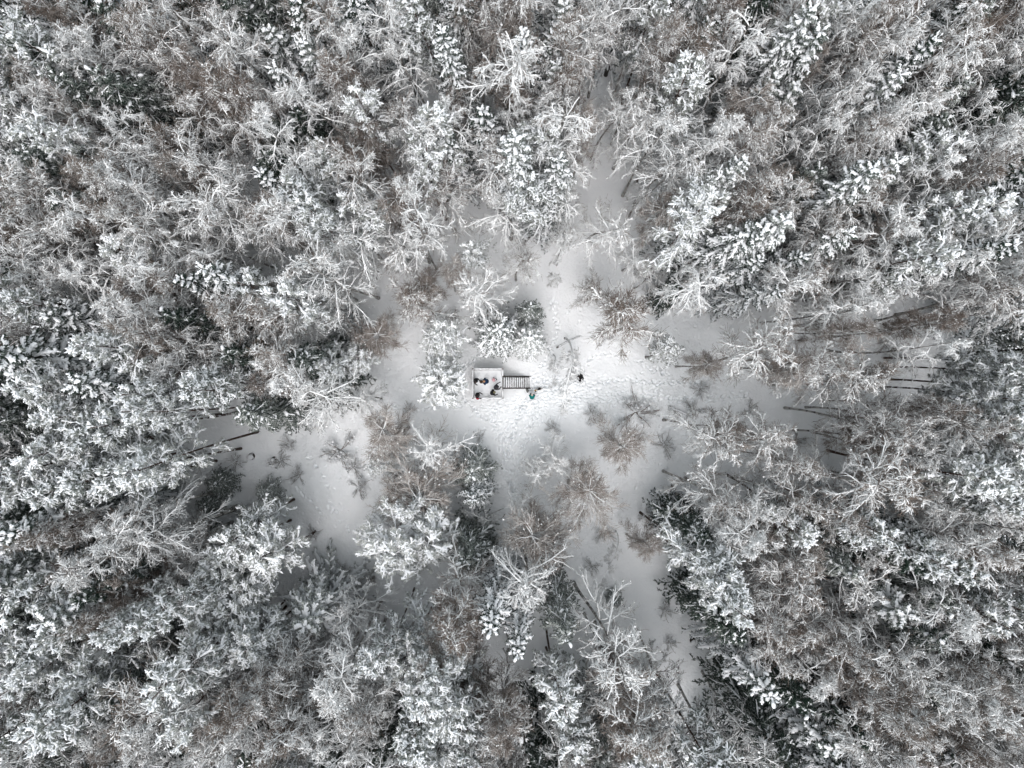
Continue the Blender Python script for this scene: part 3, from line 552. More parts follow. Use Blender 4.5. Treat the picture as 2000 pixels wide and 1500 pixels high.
SMALL = [  # kind, variant, px, py, height, width px, label
 ('h', 1, 1245, 806, 1.6, 66, "large low shrub on open snow right of the clearing"),
 ('h', 0, 1079, 834, 1.3, 26, "tiny frosted sapling below the stairs on trampled snow"),
 ('h', 2, 1158, 812, 2.0, 38, "frosted sapling below the person in black"),
 ('h', 0, 935, 853, 1.0, 24, "small grey shrub below the platform beside the white boughs"),
 ('h', 1, 664, 880, 1.7, 54, "grey shrub above the bright snow bank"),
 ('h', 0, 690, 912, 1.5, 36, "small shrub right of the snow bank's upper end"),
 ('h', 2, 1252, 855, 1.2, 26, "small twiggy shrub under the large low shrub"),
 ('h', 1, 701, 952, 1.4, 34, "frosted shrub against the left side of the brown clump"),
 ('h', 0, 545, 900, 1.6, 34, "thin sapling left of the bright snow bank"),
 ('h', 2, 560, 868, 1.6, 36, "frosted sapling at the left end of the open snow"),
 ('h', 1, 1355, 800, 1.5, 34, "shrub beside the snowy leaning trunk"),
 ('y', 0, 425, 945, 4.5, 70, "dark young spruce on the open snow at left"),
 ('y', 0, 405, 985, 3.6, 60, "dark young spruce just below left of another on the left snow"),
 ('y', 1, 522, 962, 3.8, 64, "bushy dark young spruce left of the bright snow bank"),
 ('y', 1, 328, 948, 3.0, 40, "smallest dark young spruce, left end of the open snow"),
 ('y', 0, 1200, 1172, 3.5, 42, "dark young spruce by the gully below the slim leaning stem"),
 ('y', 1, 955, 1062, 3.0, 40, "grey young spruce in the shadowed gap left of the big trail-foot crown"),
 ('h', 0, 612, 1040, 1.4, 30, "small shrub below the bright snow bank"),
 ('h', 2, 672, 1120, 1.6, 40, "frosted shrub at the lower tip of the snow bank"),
 ('h', 0, 720, 1130, 1.4, 34, "grey shrub left under the largest pine"),
 ('h', 1, 1330, 1165, 1.4, 30, "shrub by the left edge of the pine above the gully"),
 ('h', 2, 1310, 1260, 1.3, 30, "low dark shrub in the snowy gully"),
 ('h', 0, 1395, 1330, 1.3, 28, "little shrub on the gully snow at lower right"),
 ('h', 2, 455, 905, 1.6, 36, "frosted sapling right of the dark stump on the left snow"),
 ('h', 0, 380, 900, 1.5, 40, "wispy shrub above the dark young spruces at left"),
 ('h', 1, 585, 930, 1.3, 30, "small wispy shrub on the rim of the bright snow bank"),
 ('h', 2, 470, 1000, 1.6, 36, "frosted sapling between the dark young spruces and the lower pines"),
 ('h', 0, 1300, 870, 1.6, 40, "wispy frosted sapling right of the round brown tree"),
 ('h', 2, 1270, 1010, 1.7, 38, "frosted sapling on the snow below the round brown tree, lower right"),
 ('h', 1, 1180, 1040, 1.5, 34, "low shrub on snow right of the lower brown brush crown"),
 ('h', 0, 1160, 1110, 1.4, 30, "small wispy shrub beside the bowed stem at the gully"),
 ('h', 2, 800, 800, 1.4, 28, "small frosted sapling on the open snow below the two thickly snowed pines"),
 ('h', 1, 880, 625, 1.4, 34, "low shrub between the broad birch and the upper round pine"),
 ('h', 0, 1180, 660, 1.3, 28, "low frosted shrub left of the wide brownish birch"),
 ('h', 2, 1370, 760, 1.6, 36, "frosted sapling where the clearing opens to the right"),
 ('h', 0, 1470, 800, 1.4, 32, "wispy shrub in the pale corridor right of the snowy leaning trunk"),
 ('h', 1, 1560, 860, 1.5, 34, "low shrub under the sparse trees of the right corridor"),
 ('h', 1, 1750, 690, 1.8, 40, "low shrub on the snow above the red trunk at right"),
]
rr = np.random.default_rng(99)
used_mesh = {}
def place(kind, var, cx, cy, H, wpx, label, group, lean=None):
    """stand a tree so that its crown centre is seen at photo pixel (cx, cy)"""
    key = 'd' if kind == 'y' else kind
    protos = PROTO[key]; var %= len(protos); meshes = protos[var]
    zc = H * REF[kind]; x, y = at(cx, cy, zc)
    lx, ly = (rr.normal(0, 0.025, 2) if lean is None else lean)
    bx_, by_ = x - zc * math.tan(lx), y - zc * math.tan(ly)
    o = empty(NAMES[kind], (bx_, by_, zg(bx_, by_) - 0.08))
    h0 = HGT[key][var]; sz = H / h0
    spread = {'b': 2.8, 'a': 3.0, 't': 2.6, 's': 2.35, 'd': 2.2, 'p': 2.5, 'h': 0.95}[key]
    sxy = wpx * (CAM_Z - zc) / F_PX / 2 / spread
    o.scale = (sxy, sxy, sz)
    o.rotation_euler = (Matrix.Rotation(lx, 4, 'Y') @ Matrix.Rotation(-ly, 4, 'X') @ Matrix.Rotation(rr.uniform(0, 6.283), 4, 'Z')).to_euler()
    for nm, me in zip(("trunk", "crown", "snow"), meshes):
        if me is None: continue
        ch = bpy.data.objects.new("stems" if (key == 'h' and nm == "crown") else nm, me); COL.objects.link(ch); ch.parent = o
        if nm == "snow": ch["kind"] = "stuff"
    tag(o, label, {'b': 'birch', 'a': 'broadleaf tree', 't': 'leafless tree', 's': 'spruce', 'd': 'spruce', 'p': 'pine', 'h': 'shrub', 'y': 'young spruce'}[kind], group)
    return o

GROUP = {'a': "white-boughed broadleaf trees of the winter forest", 'b': "frosted birches of the winter forest", 't': "brown leafless trees of the winter forest", 's': "spruces of the winter forest",
         'd': "spruces of the winter forest", 'p': "pines of the winter forest", 'h': "low shrubs on the snow", 'y': "young spruces on the snow"}
placed = []     # kind, px, py
for k, v, cx, cy, H, wpx, lab in NEAR + SMALL:
    place(k, v, cx, cy, H, wpx, lab, GROUP[k]); placed.append((k, cx, cy))
BOWED = [(0, 1108, 660, 1098, 798, 1.0, "slim white tree bowed over the trampled snow beside the person in black"),
 (1, 1080, 692, 1082, 755, 0.6, "thin white stem left of the bowed tree beside the person in black"),
 (1, 1204, 1040, 1166, 1142, 0.95, "slim white stem bowed over the snow at the gully, lower right of centre"),
 (0, 1388, 505, 1452, 660, 1.2, "long white bowed bough hanging over the dark stand right of the wide brownish birch"),
 (1, 600, 1290, 640, 1465, 1.2, "curved white stem arching over snow near the lower edge, left half"),
 (0, 345, 1270, 280, 1385, 1.1, "thick white bowed tree among the pines of the lower left forest"),
 (1, 1470, 540, 1498, 590, 0.9, "small white arc-shaped stem in front of a dark spruce at right"),
 (0, 985, 1010, 908, 992, 0.7, "white bowed stem pointing at the star-shaped spruce from the right"),
 (1, 1030, 1075, 952, 1062, 0.7, "white bare stem reaching left over the shadowed gap below the trail")]
for var, ax, ay, tx, ty, k, lab in BOWED:
    meshes = PROTO['n'][var]; p0 = at(ax, ay, 1.0); p1 = at(tx, ty, 3.5 * k)
    o = empty("bowed_tree", (p0[0], p0[1], zg(*p0) - 0.08), math.atan2(p1[1] - p0[1], p1[0] - p0[0]))
    kx = math.hypot(p1[0] - p0[0], p1[1] - p0[1]) / (5.5 if var == 0 else 6.0); o.scale = (kx, max(0.6, 0.75 * kx), k)
    for nm, me in zip(("trunk", "crown"), meshes):
        ch = bpy.data.objects.new(nm, me); COL.objects.link(ch); ch.parent = o
    tag(o, lab, "bowed tree", "bowed white trees")
forest = []
import re
for (ox, oy), txt in CROPS.items():
    for kk, a, b in re.findall(r"([a-zA-Z])(\d+),(\d+)", txt):
        px, py = ox + int(a) / 3, oy + int(b) / 3
        if any(abs(px - p[1]) < 26 and abs(py - p[2]) < 26 for p in placed): continue
        if kk in 'bB' and rr.uniform() < 0.55: kk = 'a' if kk == 'b' else 'A'
        forest.append((kk, px, py))
# some of the spruces in the left half carry little snow and show dark
forest = [('d' if kk == 's' and px < 760 and rr.uniform() < 0.45 else kk, px, py) for kk, px, py in forest]
# fill what is left of the dense stand, zone by zone, never on the open snow
OPEN = [[(560, 850), (640, 780), (900, 690), (1060, 560), (1110, 420), (1180, 300), (1230, 250), (1260, 330), (1200, 420), (1180, 600), (1300, 720), (1480, 760), (1480, 860), (1330, 850), (1260, 960), (1240, 1130), (1330, 1200), (1440, 1400), (1400, 1470), (1300, 1320), (1100, 1200), (1090, 1120), (1000, 960), (900, 880), (720, 900), (730, 1110), (690, 1200), (560, 960), (450, 1000), (300, 950), (400, 850)],
        [(1480, 690), (1700, 690), (1700, 800), (1480, 830)], [(1480, 880), (1560, 900), (1560, 960), (1490, 940)], [(890, 1250), (1150, 1240), (1150, 1330), (890, 1330)],
        [(1550, 1440), (1640, 1430), (1660, 1500), (1540, 1500)], [(480, 380), (560, 400), (560, 470), (420, 470)]]
SPARSE = [(1280, 640), (1480, 570), (2080, 560), (2080, 900), (1480, 960), (1290, 900)]
LANE = [(1150, 100), (1230, 90), (1270, 180), (1290, 300), (1250, 430), (1130, 560), (1060, 600), (1110, 420), (1180, 300)]
GULLY = [(1250, 1150), (1340, 1190), (1460, 1400), (1420, 1500), (1300, 1350)]
SPARSE2 = [(690, 240), (900, 240), (900, 560), (690, 560)]
def inside(poly, x, y):
    c = False
    for i in range(len(poly)):
        (x1, y1), (x2, y2) = poly[i], poly[i - 1]
        if (y1 > y) != (y2 > y) and x < (x2 - x1) * (y - y1) / (y2 - y1) + x1: c = not c
    return c
forest = [f for f in forest if not ((inside(SPARSE, f[1], f[2]) and (f[0] not in 'pP' or f[1] < 1720) and rr.uniform() < 0.54) or (inside(LANE, f[1], f[2]) and rr.uniform() < 0.65) or (inside(GULLY, f[1], f[2]) and rr.uniform() < 0.75) or (inside(SPARSE2, f[1], f[2]) and rr.uniform() < 0.3))]
allp = [(p[1], p[2]) for p in placed] + [(f[1], f[2]) for f in forest]
for _ in range(7000):
    px, py = rr.uniform(-150, 2150), rr.uniform(-130, 1630)
    if any(inside(p, px, py) for p in OPEN) or inside(SPARSE, px, py) or inside(SPARSE2, px, py) or inside(LANE, px, py) or inside(GULLY, px, py) or (640 < px < 1330 and 560 < py < 1130): continue
    A = np.array(allp)
    if np.min(np.hypot(A[:, 0] - px, A[:, 1] - py)) < (84 if 70 < px < 1930 and 70 < py < 1430 else 48): continue
    left = px < 750 and py > 650
    kk = rr.choice(list('absdpt'), p=[0.06, 0.06, 0.22, 0.3, 0.28, 0.08] if left else ([0.22, 0.2, 0.16, 0.24, 0.06, 0.12] if py > 950 or px > 1300 else [0.16, 0.13, 0.27, 0.26, 0.08, 0.10]))
    forest.append((kk, px, py)); allp.append((px, py))

def zone(px, py):
    v = "upper" if py < 500 else ("lower" if py > 1000 else "middle"); h = "left" if px < 667 else ("right" if px > 1333 else "centre")
    return {"middlecentre": "near the clearing", "middleleft": "left of the clearing", "middleright": "right of the clearing"}.get(v + h, "in the forest at " + v + " " + h)
LOOK = {'b': ["brown-tinged birch", "brownish upright birch", "slim droopy birch", "frosted birch"],
        'a': ["white-boughed broadleaf", "tall frosted broadleaf", "wide frosted broadleaf", "sparse-boughed frosted broadleaf"],
        't': ["brown-twigged tree"] * 4, 's': ["snow-laden spruce"] * 5, 'd': ["dark green spruce"] * 2, 'p': ["snow-capped pine"] * 4, 'h': ["low frosted shrub"] * 3}
ONES = "zero one two three four five six seven eight nine ten eleven twelve thirteen fourteen fifteen sixteen seventeen eighteen nineteen".split()
TENS = "0 0 twenty thirty forty fifty sixty seventy eighty ninety".split()
def say(v):
    v = int(max(0, min(100, round(v))))
    return "hundred" if v == 100 else ONES[v] if v < 20 else TENS[v // 10] + ("-" + ONES[v % 10] if v % 10 else "")
count, seen = {}, set()
for k, *_ in placed: count[k] = count.get(k, 0) + 1
LIMIT = {'a': 290, 'b': 290, 't': 160, 's': 190, 'd': 170, 'p': 200, 'h': 60}
kept = []
for kk, px, py in forest:
    k = kk.lower()
    if count.get(k, 0) >= LIMIT[k]: continue
    if any((px - a[1]) ** 2 + (py - a[2]) ** 2 < (34 if k in 'spd' else 30) ** 2 for a in kept): continue
    count[k] = count.get(k, 0) + 1; kept.append((kk, px, py))
vars_ = [int(rr.integers(0, 8)) % len(PROTO[a[0].lower()]) for a in kept]
SHORT = {'b': "birch", 'a': "white broadleaf", 't': "brown leafless tree", 's': "snowy spruce", 'd': "dark spruce", 'p': "pine", 'h': "shrub"}
for i, (kk, px, py) in enumerate(kept):
    k = kk.lower(); big = 1.3 if kk.isupper() else 1.0; var = vars_[i]
    if k == 'h': H, wpx = 1.5, 34
    else:
        H = HGT[k][var] * rr.uniform(0.86, 1.12) * (1.04 if big > 1 else 1) * {'b': 1.34, 'a': 1.34, 't': 1.34, 's': 1.42, 'd': 1.38, 'p': 1.26}[k] * (0.64 if 330 < px < 735 and 960 < py < 1300 else 0.66 if math.hypot(px - 1000, py - 750) < 380 else 1)
        wpx = {'b': 134, 'a': 150, 't': 106, 's': 126, 'd': 118, 'p': 112}[k] * rr.uniform(0.82, 1.18) * big * (0.84 if inside(SPARSE, px, py) else 1)
    near = min((a for a in kept if a[1:] != (px, py)), key=lambda a: (a[1] - px) ** 2 + (a[2] - py) ** 2)
    dx, dy = px - near[1], py - near[2]
    rel = ("right of" if dx > 0 else "left of") if abs(dx) > abs(dy) else ("below" if dy > 0 else "above")
    lab = f"{LOOK[k][var]} {rel} a {SHORT[near[0].lower()]}, {say(px / 20)} percent across, {say(py / 15)} percent down"
    if lab in seen: lab = lab.replace("percent down", "percent down the photo")
    seen.add(lab)
    place(k, var, px, py, H, wpx, lab, GROUP[k])
open("/tmp/count.txt", "w").write(str(count)) if False else None
# ------------------------------------------------------------------ viewing platform with stairs
M['wood'] = mat("weathered_wood", (0.085, 0.072, 0.062), 0.85, noise=(7.0, (0.15, 0.13, 0.115), 0.35, 0.7))
M['wood_dark'] = mat("dark_wet_wood", (0.03, 0.027, 0.026), 0.8, noise=(9.0, (0.06, 0.055, 0.05), 0.4, 0.7))
DECK = 2.0; RAIL = 3.0
x0, y1 = at(923.5, 720.5, RAIL); x1, y0 = at(982.0, 777.5, RAIL); pcx, pcy = (x0 + x1) / 2, (y0 + y1) / 2
hx, hy = (x1 - x0) / 2, (y1 - y0) / 2
plat = empty("viewing_platform", (pcx, pcy, 0))
tag(plat, "square snow-covered wooden viewing platform with railings and a stair, in the middle of the clearing", "platform")
nb_ = 17; pw = 2 * hy / nb_
pl_me = MB().box((0, 0, 0), (2 * hx, pw - 0.015, 0.045)).mesh("deck_plank", [M['wood']], False)
for i in range(nb_):
    o = bpy.data.objects.new("deck_plank", pl_me); COL.objects.link(o); o.parent = plat; o.location = (0, -hy + (i + 0.5) * pw, DECK - 0.03 + 0.004 * (i % 2))
jm = MB().box((0, 0, 0), (0.08, 2 * hy - 0.1, 0.18)).mesh("joist", [M['wood_dark']], False)
for i in range(5):
    o = bpy.data.objects.new("joist", jm); COL.objects.link(o); o.parent = plat; o.location = (-hx + 0.15 + i * (2 * hx - 0.3) / 4, 0, DECK - 0.15)
SY1, SY0 = at(0, 736, 2.6)[1] - pcy, at(0, 757.5, 2.6)[1] - pcy            # stair sides, local
posts = [(-hx, -hy), (-hx, 0), (-hx, hy), (0, hy), (hx, hy), (hx, SY1 + 0.06), (hx, SY0 - 0.06), (hx, -hy), (0, -hy)]
pm = MB().box((0, 0, (RAIL - 0.35) / 2), (0.10, 0.10, RAIL + 0.25)).mesh("post", [M['wood']], False)
for p in posts:
    o = bpy.data.objects.new("post", pm); COL.objects.link(o); o.parent = plat; o.location = (*p, 0)
def lump_bar(a, b, wdt, hgt, r, step=0.16):
    """a strip of settled snow along a rail"""
    a, b = np.array(a, float), np.array(b, float); n = max(4, int(np.linalg.norm(b - a) / step)); t = np.linspace(0, 1, n)[:, None]
    P = a * (1 - t) + b * t; P[:, :2] += r.normal(0, 0.008, (n, 2)); m = MB()
    R = wdt / 2 * r.uniform(0.75, 1.15, n); R[0] *= 0.6; R[-1] *= 0.6
    tubes(m, P[None], R[None], 8, 0, hgt / wdt, True); return m
segs = [((-hx, -hy), (-hx, hy)), ((-hx, hy), (hx, hy)), ((hx, hy), (hx, SY1 + 0.06)), ((hx, SY0 - 0.06), (hx, -hy)), ((hx, -hy), (-hx, -hy))]
prng = np.random.default_rng(5)
for (ax, ay), (bx2, by2) in segs:
    Ls = math.hypot(bx2 - ax, by2 - ay); cxx, cyy = (ax + bx2) / 2, (ay + by2) / 2; hor = abs(bx2 - ax) > abs(by2 - ay)
    for z, nm, ww, hh in ((RAIL - 0.03, "top_rail", 0.15, 0.045), (RAIL - 0.45, "middle_rail", 0.045, 0.10), (RAIL - 0.78, "lower_rail", 0.045, 0.10)):
        ext = -0.102 if z < RAIL - 0.1 else (0.146 if hor else -0.154)
        s = (Ls + ext, ww, hh) if hor else (ww, Ls + ext, hh)
        MB().box((cxx, cyy, z), s).build(nm, M['wood'], plat, False)
    e = 0.05 / max(Ls, 0.1)
    ln = lambda t: (ax + (bx2 - ax) * t, ay + (by2 - ay) * t)
    st = lump_bar((*ln(e), RAIL + 0.015), (*ln(1 - e), RAIL + 0.015), 0.15, 0.075, prng).build("rail_snow", M['snow'], plat)
# snow on the deck, banked up towards the railings, trodden in the middle
gn = 56; u = np.linspace(-1, 1, gn); DX, DY = np.meshgrid(u * (hx - 0.06), u * (hy - 0.06), indexing='ij')
edge = np.minimum(hx - np.abs(DX), hy - np.abs(DY))
DZ = DECK + 0.03 + 0.02 * value_noise(DX, DY, 31, 0.35) + 0.012 * value_noise(DX, DY, 32, 0.12) + 0.07 * np.exp(-edge / 0.22) + 0.05 * np.clip((DY - 0.55) / 0.5, 0, 1)
for _ in range(70):
    fx, fy, fa = prng.uniform(-hx + 0.35, hx - 0.3), prng.uniform(-hy + 0.3, 0.7), prng.uniform(0, 3.14)
    uu = ((DX - fx) * math.cos(fa) + (DY - fy) * math.sin(fa)) / 0.15; vv_ = (-(DX - fx) * math.sin(fa) + (DY - fy) * math.cos(fa)) / 0.07
    DZ -= 0.022 * np.exp(-(uu ** 2 + vv_ ** 2))
DZ = np.maximum(DZ, DECK + 0.004)
DZ[0, :] = DZ[-1, :] = DZ[:, 0] = DZ[:, -1] = DECK - 0.005
di = np.arange(gn * gn).reshape(gn, gn); dq = np.stack([di[:-1, :-1], di[1:, :-1], di[1:, 1:], di[:-1, 1:]], -1).reshape(-1, 4)
m = MB(); m.add(np.stack([DX, DY, DZ], -1).reshape(-1, 3), dq); m.build("deck_snow", M['snow'], plat)
# stair
NT = 12; sx0 = hx + 0.06; sx1 = at(1034, 0, 0.1)[0] - pcx; run = (sx1 - sx0) / NT; rise = DECK / (NT + 1)
stm = MB(); slope = math.atan2(DECK, sx1 - sx0); Lst = math.hypot(DECK, sx1 - sx0)
rotm = Matrix.Rotation(slope, 3, 'Y')
for sy in (SY0 - 0.03, SY1 + 0.03):
    stm.box(((sx0 + sx1) / 2, sy, DECK / 2 - 0.16), (Lst, 0.05, 0.24), 0, rotm)
stair = stm.build("staircase", M['wood_dark'], plat, False)
tm_ = MB().box((0, 0, 0), (run * 0.86, SY1 - SY0 - 0.004, 0.04)).mesh("tread", [M['wood_dark']], False)
for i in range(NT):
    xx, zz = sx0 + (i + 0.5) * run, DECK - (i + 1) * rise
    o = bpy.data.objects.new("tread", tm_); COL.objects.link(o); o.parent = stair; o.location = (xx, (SY0 + SY1) / 2, zz)
    lump_bar((xx - 0.025, SY0 + 0.03, zz + 0.03), (xx - 0.025, SY1 - 0.03, zz + 0.03), run * prng.uniform(0.5, 0.78), prng.uniform(0.05, 0.09), prng, 0.1).build("tread_snow", M['snow'], stair)
for sy, xe in ((SY0 - 0.075, 0.12), (SY1 + 0.075, 0.12)):
    hr = [(sx0 - 0.02, sy, RAIL - 0.02), (sx0 + 0.5 * (sx1 - sx0), sy, RAIL - 0.02 - DECK * 0.5), (sx1 + xe, sy, RAIL - DECK + 0.0)]
    m = MB(); rowtube(m, hr, 0.04, 6); m.build("handrail", M['wood_dark'], stair)
    for t in (0.5, 0.97):
        MB().box((sx0 + t * (sx1 - sx0), sy, (RAIL - DECK * t) / 2 - 0.14), (0.07, 0.07, RAIL - DECK * t + 0.2)).build("stair_post", M['wood_dark'], stair, False)

# ------------------------------------------------------------------ people
def cloth(name, c): 
    m = mat(name, c, 0.85, noise=(14.0, tuple(min(1, x * 1.5 + 0.004) for x in c), 0.4, 0.75)); return m
CL = {'black': cloth("black_cloth", (0.009, 0.009, 0.010)), 'coal': cloth("charcoal_cloth", (0.022, 0.024, 0.028)), 'navy': cloth("navy_cloth", (0.006, 0.022, 0.052)),
      'teal': cloth("teal_cloth", (0.0, 0.135, 0.125)), 'pink': cloth("pink_cloth", (0.55, 0.25, 0.28)), 'palepink': cloth("pale_pink_cloth", (0.50, 0.38, 0.40)),
      'red': cloth("red_cloth", (0.26, 0.012, 0.03)), 'brown': cloth("brown_cloth", (0.055, 0.035, 0.022)), 'tan': cloth("tan_cloth", (0.34, 0.20, 0.12)),
      'beige': cloth("beige_knit", (0.46, 0.42, 0.36)), 'olive': cloth("olive_knit", (0.15, 0.14, 0.08)), 'grey': cloth("grey_cloth", (0.12, 0.125, 0.12)),
      'skin': mat("skin", (0.50, 0.30, 0.22), 0.6), 'eye': mat("eye", (0.02, 0.015, 0.012), 0.3), 'lip': mat("lip", (0.40, 0.15, 0.14), 0.5), 'hair': cloth("hair", (0.05, 0.03, 0.02)),
      'white': cloth("white_fur", (0.62, 0.60, 0.55)), 'fur_tan': cloth("tan_fur", (0.24, 0.14, 0.06)), 'fur_black': cloth("black_fur", (0.010, 0.009, 0.009))}

def skinned(name, joints, edges, radii, root, parts, mats, parent, sub=1):
    """one continuous body: skeleton -> Skin + Subdivision -> mesh; faces take the material of the nearest bone"""
    keys = list(joints); me = bpy.data.meshes.new(name); ix = {k: i for i, k in enumerate(keys)}
    me.from_pydata([joints[k] for k in keys], [(ix[a], ix[b]) for a, b in edges], []); me.update()
    o = bpy.data.objects.new(name, me); COL.objects.link(o)
    md = o.modifiers.new("skin", 'SKIN'); md.use_smooth_shade = True
    for k in keys:
        s = me.skin_vertices[0].data[ix[k]]; r = radii[k]; s.radius = (r, r) if not isinstance(r, tuple) else r; s.use_root = (k == root)
    sd = o.modifiers.new("sub", 'SUBSURF'); sd.levels = sub; sd.render_levels = sub
    dg = bpy.context.evaluated_depsgraph_get(); nm = bpy.data.meshes.new_from_object(o.evaluated_get(dg)); nm.name = name
    bpy.data.objects.remove(o); bpy.data.meshes.remove(me)
    for m_ in mats: nm.materials.append(m_)
    E = [(Vector(joints[a]), Vector(joints[b]), parts.get((a, b), 0)) for a, b in edges]
    for p in nm.polygons:
        c = p.center; best, bd = 0, 1e9
        for a, b, mi in E:
            d = b - a; t = max(0, min(1, (c - a).dot(d) / max(d.length_squared, 1e-9))); dd = (a + d * t - c).length
            if dd < bd: best, bd = mi, dd
        p.material_index = best; p.use_smooth = True
    o = bpy.data.objects.new(name, nm); COL.objects.link(o); o.parent = parent
    return o

def person(label, px, py, zbase, heading, top, legs, hat, arms=None, bend=0.0, H=1.75, glove='black', hood=False, hat_round=1.0, lefthand=None, legspread=0.13, stride=0.0):
    """px, py = where the middle of the shoulders shows in the photograph"""
    k = H / 1.75; ca, sa = math.cos(bend), math.sin(bend)
    def up(x, y, z):      # bend the upper body forward about the hips
        dz = z - 0.95; return ((x * ca + dz * sa) * k, y * k, (0.95 - x * sa + dz * ca) * k)
    A = {'L': ((0.05, 0.33, 1.17), (0.26, 0.27, 1.08)), 'R': ((0.05, -0.33, 1.17), (0.26, -0.27, 1.08))}
    if arms: A.update(arms)
    sh = up(0, 0, 1.42); th = math.radians(heading)
    wx, wy = at(px, py, zbase + sh[2])
    gx_, gy_ = wx - (sh[0] * math.cos(th)), wy - (sh[0] * math.sin(th))
    root = empty("person", (gx_, gy_, zbase), th); tag(root, label, "person")
    J = {'pelvis': (0, 0, 0.95 * k), 'spine': up(0.02, 0, 1.15), 'chest': up(0.01, 0, 1.36), 'neck': up(0.02, 0, 1.50), 'head': up(0.05, 0, 1.60), 'crown': up(0.05, 0, 1.70)}
    R = {'pelvis': 0.15 * k, 'spine': 0.155 * k, 'chest': 0.165 * k, 'neck': 0.07 * k, 'head': 0.10 * k, 'crown': 0.075 * k}
    E = [('pelvis', 'spine'), ('spine', 'chest'), ('chest', 'neck'), ('neck', 'head'), ('head', 'crown')]
    PT = {('neck', 'head'): 2, ('head', 'crown'): 2}
    for s, y in (('L', 1), ('R', -1)):
        J['sh' + s] = up(0, 0.20 * y, 1.41); J['el' + s] = up(*A[s][0]); J['wr' + s] = up(*A[s][1])
        f = stride * y
        J['hip' + s] = (0, 0.1 * y * k, 0.86 * k); J['kn' + s] = ((0.05 + f * 0.6) * k, (legspread) * y * k, 0.49 * k); J['an' + s] = ((f - 0.02) * k, legspread * 1.1 * y * k, 0.10 * k); J['toe' + s] = ((f + 0.19) * k, (legspread * 1.1 + 0.03) * y * k, 0.055 * k)
        R.update({'sh' + s: 0.095 * k, 'el' + s: 0.072 * k, 'wr' + s: 0.05 * k, 'hip' + s: 0.105 * k, 'kn' + s: 0.08 * k, 'an' + s: 0.06 * k, 'toe' + s: 0.052 * k})
        e = [('chest', 'sh' + s), ('sh' + s, 'el' + s), ('el' + s, 'wr' + s), ('pelvis', 'hip' + s), ('hip' + s, 'kn' + s), ('kn' + s, 'an' + s), ('an' + s, 'toe' + s)]
        E += e
        for q in e[3:6]: PT[q] = 1
        PT[e[6]] = 3
    skinned("body", J, E, R, 'pelvis', PT, [CL[top], CL[legs], CL['skin'], CL['black']], root)
    # coat: lofted rings hanging from the shoulders to below the hips
    m = MB(); an = np.arange(14) * 2 * np.pi / 14; rings = []
    for z, a, b in ((1.50, 0.08, 0.10), (1.46, 0.16, 0.26), (1.34, 0.215, 0.30), (1.15, 0.21, 0.265), (0.98, 0.205, 0.25), (0.80, 0.205, 0.25), (0.78, 0.18, 0.22)):
        rings.append([up(0.01 + a * math.cos(t) * (1 + 0.05 * math.sin(3 * t + z * 9)), b * math.sin(t), z) if z > 0.9 else
                      ((0.01 + a * math.cos(t)) * k, b * math.sin(t) * k * (1 + 0.04 * math.sin(5 * t)), z * k) for t in an])
    rg = np.array(rings).reshape(-1, 3); nr = len(rings); ii = np.arange(nr - 1)[:, None] * 14; jj = np.arange(14)[None]; j2 = (jj + 1) % 14
    m.add(rg, np.stack([ii + jj, ii + 14 + jj, ii + 14 + j2, ii + j2], -1).reshape(-1, 4)); m.build("coat", CL[top], root)
    # gloves with bent fingers
    for s, y in (('L', 1), ('R', -1)):
        wv, ev = Vector(J['wr' + s]), Vector(J['el' + s]); d = (wv - ev).normalized(); sd = d.cross(Vector((0, 0, 1))).normalized(); dn = sd.cross(d) * -1
        g = MB(); rowtube(g, [wv - d * 0.03, wv + d * 0.03, wv + d * 0.09], np.array([0.045, 0.05, 0.042]) * k, 7)
        for f in range(4):
            b0 = wv + d * 0.085 + sd * (0.033 - 0.022 * f); ln = (0.065, 0.075, 0.07, 0.055)[f]
            rowtube(g, [b0, b0 + d * ln * 0.55, b0 + d * ln * 0.8 + dn * 0.035], np.array([0.014, 0.013, 0.010]) * k, 5)
        t0_ = wv + d * 0.03 + sd * 0.045 * -y; rowtube(g, [t0_, t0_ + d * 0.035 - sd * 0.03 * y, t0_ + d * 0.07 - sd * 0.03 * y], np.array([0.017, 0.015, 0.011]) * k, 5)
        g.build("glove", CL[lefthand if (s == 'L' and lefthand) else glove], root)
    # hat and face
    hc = Vector(up(0.045, 0, 1.655)); g = MB(); v, f = ICO2
    vv = v * np.array([0.125, 0.115, 0.135]) * hat_round * k; vv[:, 2] = np.maximum(vv[:, 2], -0.03 * k)
    rx = Matrix.Rotation(bend * 0.8, 3, 'Y'); vv = vv @ np.array(rx).T + np.array(hc); g.add(vv, None, f)
    ring = [hc + rx @ Vector((0.118 * math.cos(t), 0.108 * math.sin(t), -0.02)) * k * hat_round for t in np.linspace(0, 2 * math.pi, 15)]
    rowtube(g, ring, 0.022 * k, 6, 0, False); g.build("hood" if hood else "hat", CL[hat], root)
    g = MB(); hv = Vector(up(0.05, 0, 1.60))
    for off, sz, mi in (((0.105, 0, 0.0), (0.02, 0.014, 0.018), 0), ((0.09, 0.035, 0.022), (0.010, 0.012, 0.008), 1), ((0.09, -0.035, 0.022), (0.010, 0.012, 0.008), 1), ((0.092, 0, -0.04), (0.010, 0.024, 0.007), 2)):
        g.add(ICO1[0] * np.array(sz) * k + np.array(hv + rx @ Vector(off) * k), None, ICO1[1], mi)
    g.build("face", [CL['skin'], CL['eye'], CL['lip']], root)
    return root
ZD = DECK + 0.05
